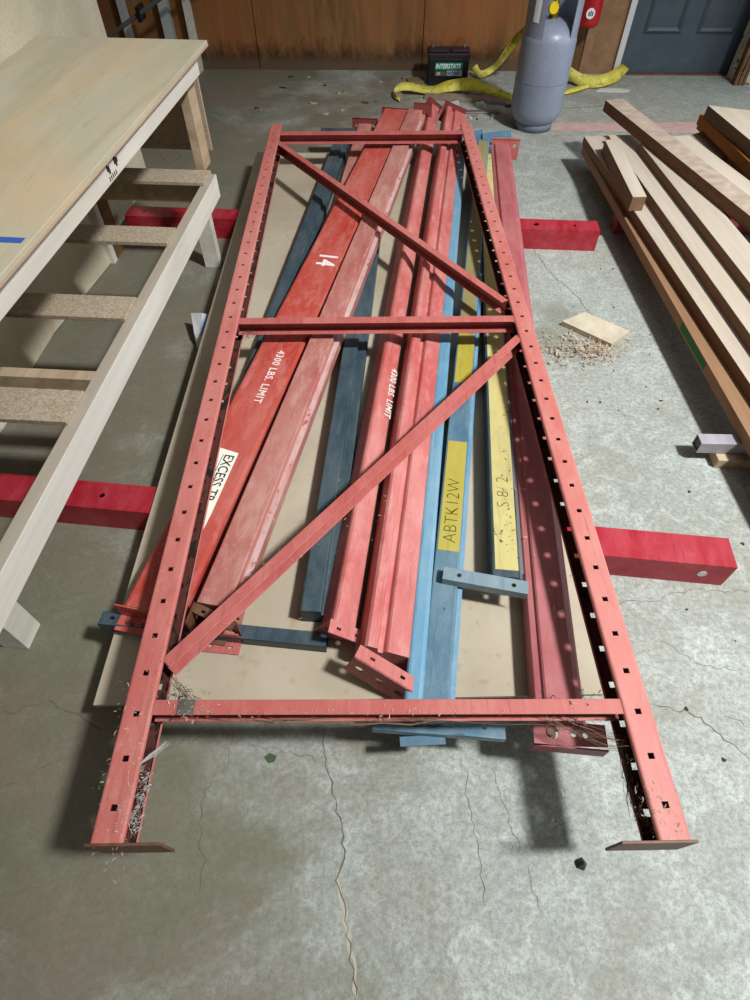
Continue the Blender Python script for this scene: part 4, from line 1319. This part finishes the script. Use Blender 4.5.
# green crayon mark on its edge (e local: origin at near end, y towards the far end)
# computed along the board
far_ = Vector((1.1686, 3.5344, 0.1300)[:2]); near_ = Vector((1.1912, 1.8187, 0.1300)[:2]); dd = (near_ - far_).normalized(); org = near_ + dd * 1.3
g0 = (Vector((1.2515, 1.8907, 0.1100)[:2]) - org).length; g1 = (Vector((1.2481, 1.6395, 0.1100)[:2]) - org).length
MB().box(-0.0008, -0.0002, g1, g0, 0.008, 0.034).build('crayon_mark', M_['green_mark'], e)
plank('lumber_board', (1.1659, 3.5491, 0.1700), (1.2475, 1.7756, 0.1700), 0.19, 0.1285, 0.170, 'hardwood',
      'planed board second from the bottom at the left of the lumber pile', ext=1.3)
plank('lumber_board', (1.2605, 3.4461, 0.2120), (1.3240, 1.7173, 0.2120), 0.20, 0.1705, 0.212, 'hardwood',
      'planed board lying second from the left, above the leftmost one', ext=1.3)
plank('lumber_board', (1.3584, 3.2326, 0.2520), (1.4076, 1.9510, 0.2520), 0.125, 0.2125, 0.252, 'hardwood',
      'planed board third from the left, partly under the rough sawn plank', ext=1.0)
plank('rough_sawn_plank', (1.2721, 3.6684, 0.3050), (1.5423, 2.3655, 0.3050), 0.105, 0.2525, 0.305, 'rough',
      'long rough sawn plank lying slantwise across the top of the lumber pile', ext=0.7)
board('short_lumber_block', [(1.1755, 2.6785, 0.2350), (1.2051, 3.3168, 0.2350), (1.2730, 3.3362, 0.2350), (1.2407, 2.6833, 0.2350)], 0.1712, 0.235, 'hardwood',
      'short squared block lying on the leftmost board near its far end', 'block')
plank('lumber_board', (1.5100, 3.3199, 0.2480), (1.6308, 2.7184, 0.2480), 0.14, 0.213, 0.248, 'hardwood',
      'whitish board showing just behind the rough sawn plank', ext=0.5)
board('plywood_scrap', [(1.7173, 3.2008, 0.1600), (1.7505, 3.5491, 0.1600), (1.8810, 3.6333, 0.1600), (1.8444, 3.2618, 0.1600)], 0.1605, 0.172, 'chip',
      'tan plywood piece at the far end between plank and orange board', 'board')
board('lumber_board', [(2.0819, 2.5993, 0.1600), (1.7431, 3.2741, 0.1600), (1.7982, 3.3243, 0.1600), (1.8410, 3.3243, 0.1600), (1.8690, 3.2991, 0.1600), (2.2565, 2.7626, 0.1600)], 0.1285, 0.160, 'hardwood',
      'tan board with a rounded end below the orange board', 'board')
plank('lumber_board', (1.7979, 3.6158, 0.2550), (1.8264, 3.0102, 0.2550), 0.05, 0.205, 0.255, 'orange_wood',
      'orange brown board on edge at the far right of the pile', ext=0.6)
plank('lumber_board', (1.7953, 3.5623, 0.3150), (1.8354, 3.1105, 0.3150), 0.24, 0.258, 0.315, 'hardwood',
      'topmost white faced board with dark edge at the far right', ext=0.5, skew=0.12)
plank('lumber_board', (1.8385, 3.6774, 0.2000), (1.8595, 3.0213, 0.2000), 0.10, 0.162, 0.2035, 'orange_wood',
      'orange board lying flat beneath the edge standing orange board', ext=0.6)
# supports
a_ = Vector((1.0712, 1.3296, 0.0880)); 
sup = empty('steel_support_tube', (a_.x, a_.y, 0), (0, 0, -0.03))
tag(sup, 'grey square steel tube supporting the near part of the lumber pile', 'tube')
m = MB()
S = 0.045
m.box(0, 0.9, -S, -S + 0.003, 0.04, 0.04 + S)
m.box(0, 0.9, -0.003, 0, 0.04, 0.04 + S)
m.box(0, 0.9, -S + 0.003, -0.003, 0.04, 0.043)
m.box(0, 0.9, -S + 0.003, -0.003, 0.037 + S, 0.04 + S)
m.build('tube_body', M_['alu'], sup, 0.0008)
MB().box(0.004, 0.006, -S + 0.003, -0.003, 0.043, 0.037 + S).build('tube_plug', M_['black_plastic'], sup)
a_ = Vector((1.1870, 1.2975, 0.0300))
thing_box('support_block', 'low wood block under the grey steel tube', 'block', (a_.x + 0.30, a_.y - 0.01, 0), -0.03, 0.7, 0.09, 0.038, 'pine_tan')
a_ = Vector((1.1684, 2.8918, 0.0850))
sb = empty('dunnage_beam', (a_.x, a_.y, 0), (0, 0, -0.02))
tag(sb, 'dark red beam end in the shade under the far part of the lumber pile', 'beam')
MB().box(0.03, 1.1, -0.09, 0, 0, 0.0865).build('beam_tube', M_['red_shaded'], sb, 0.002)  # shade under the pile put into its red
a_ = Vector((1.0650, 2.5389, 0.0000))
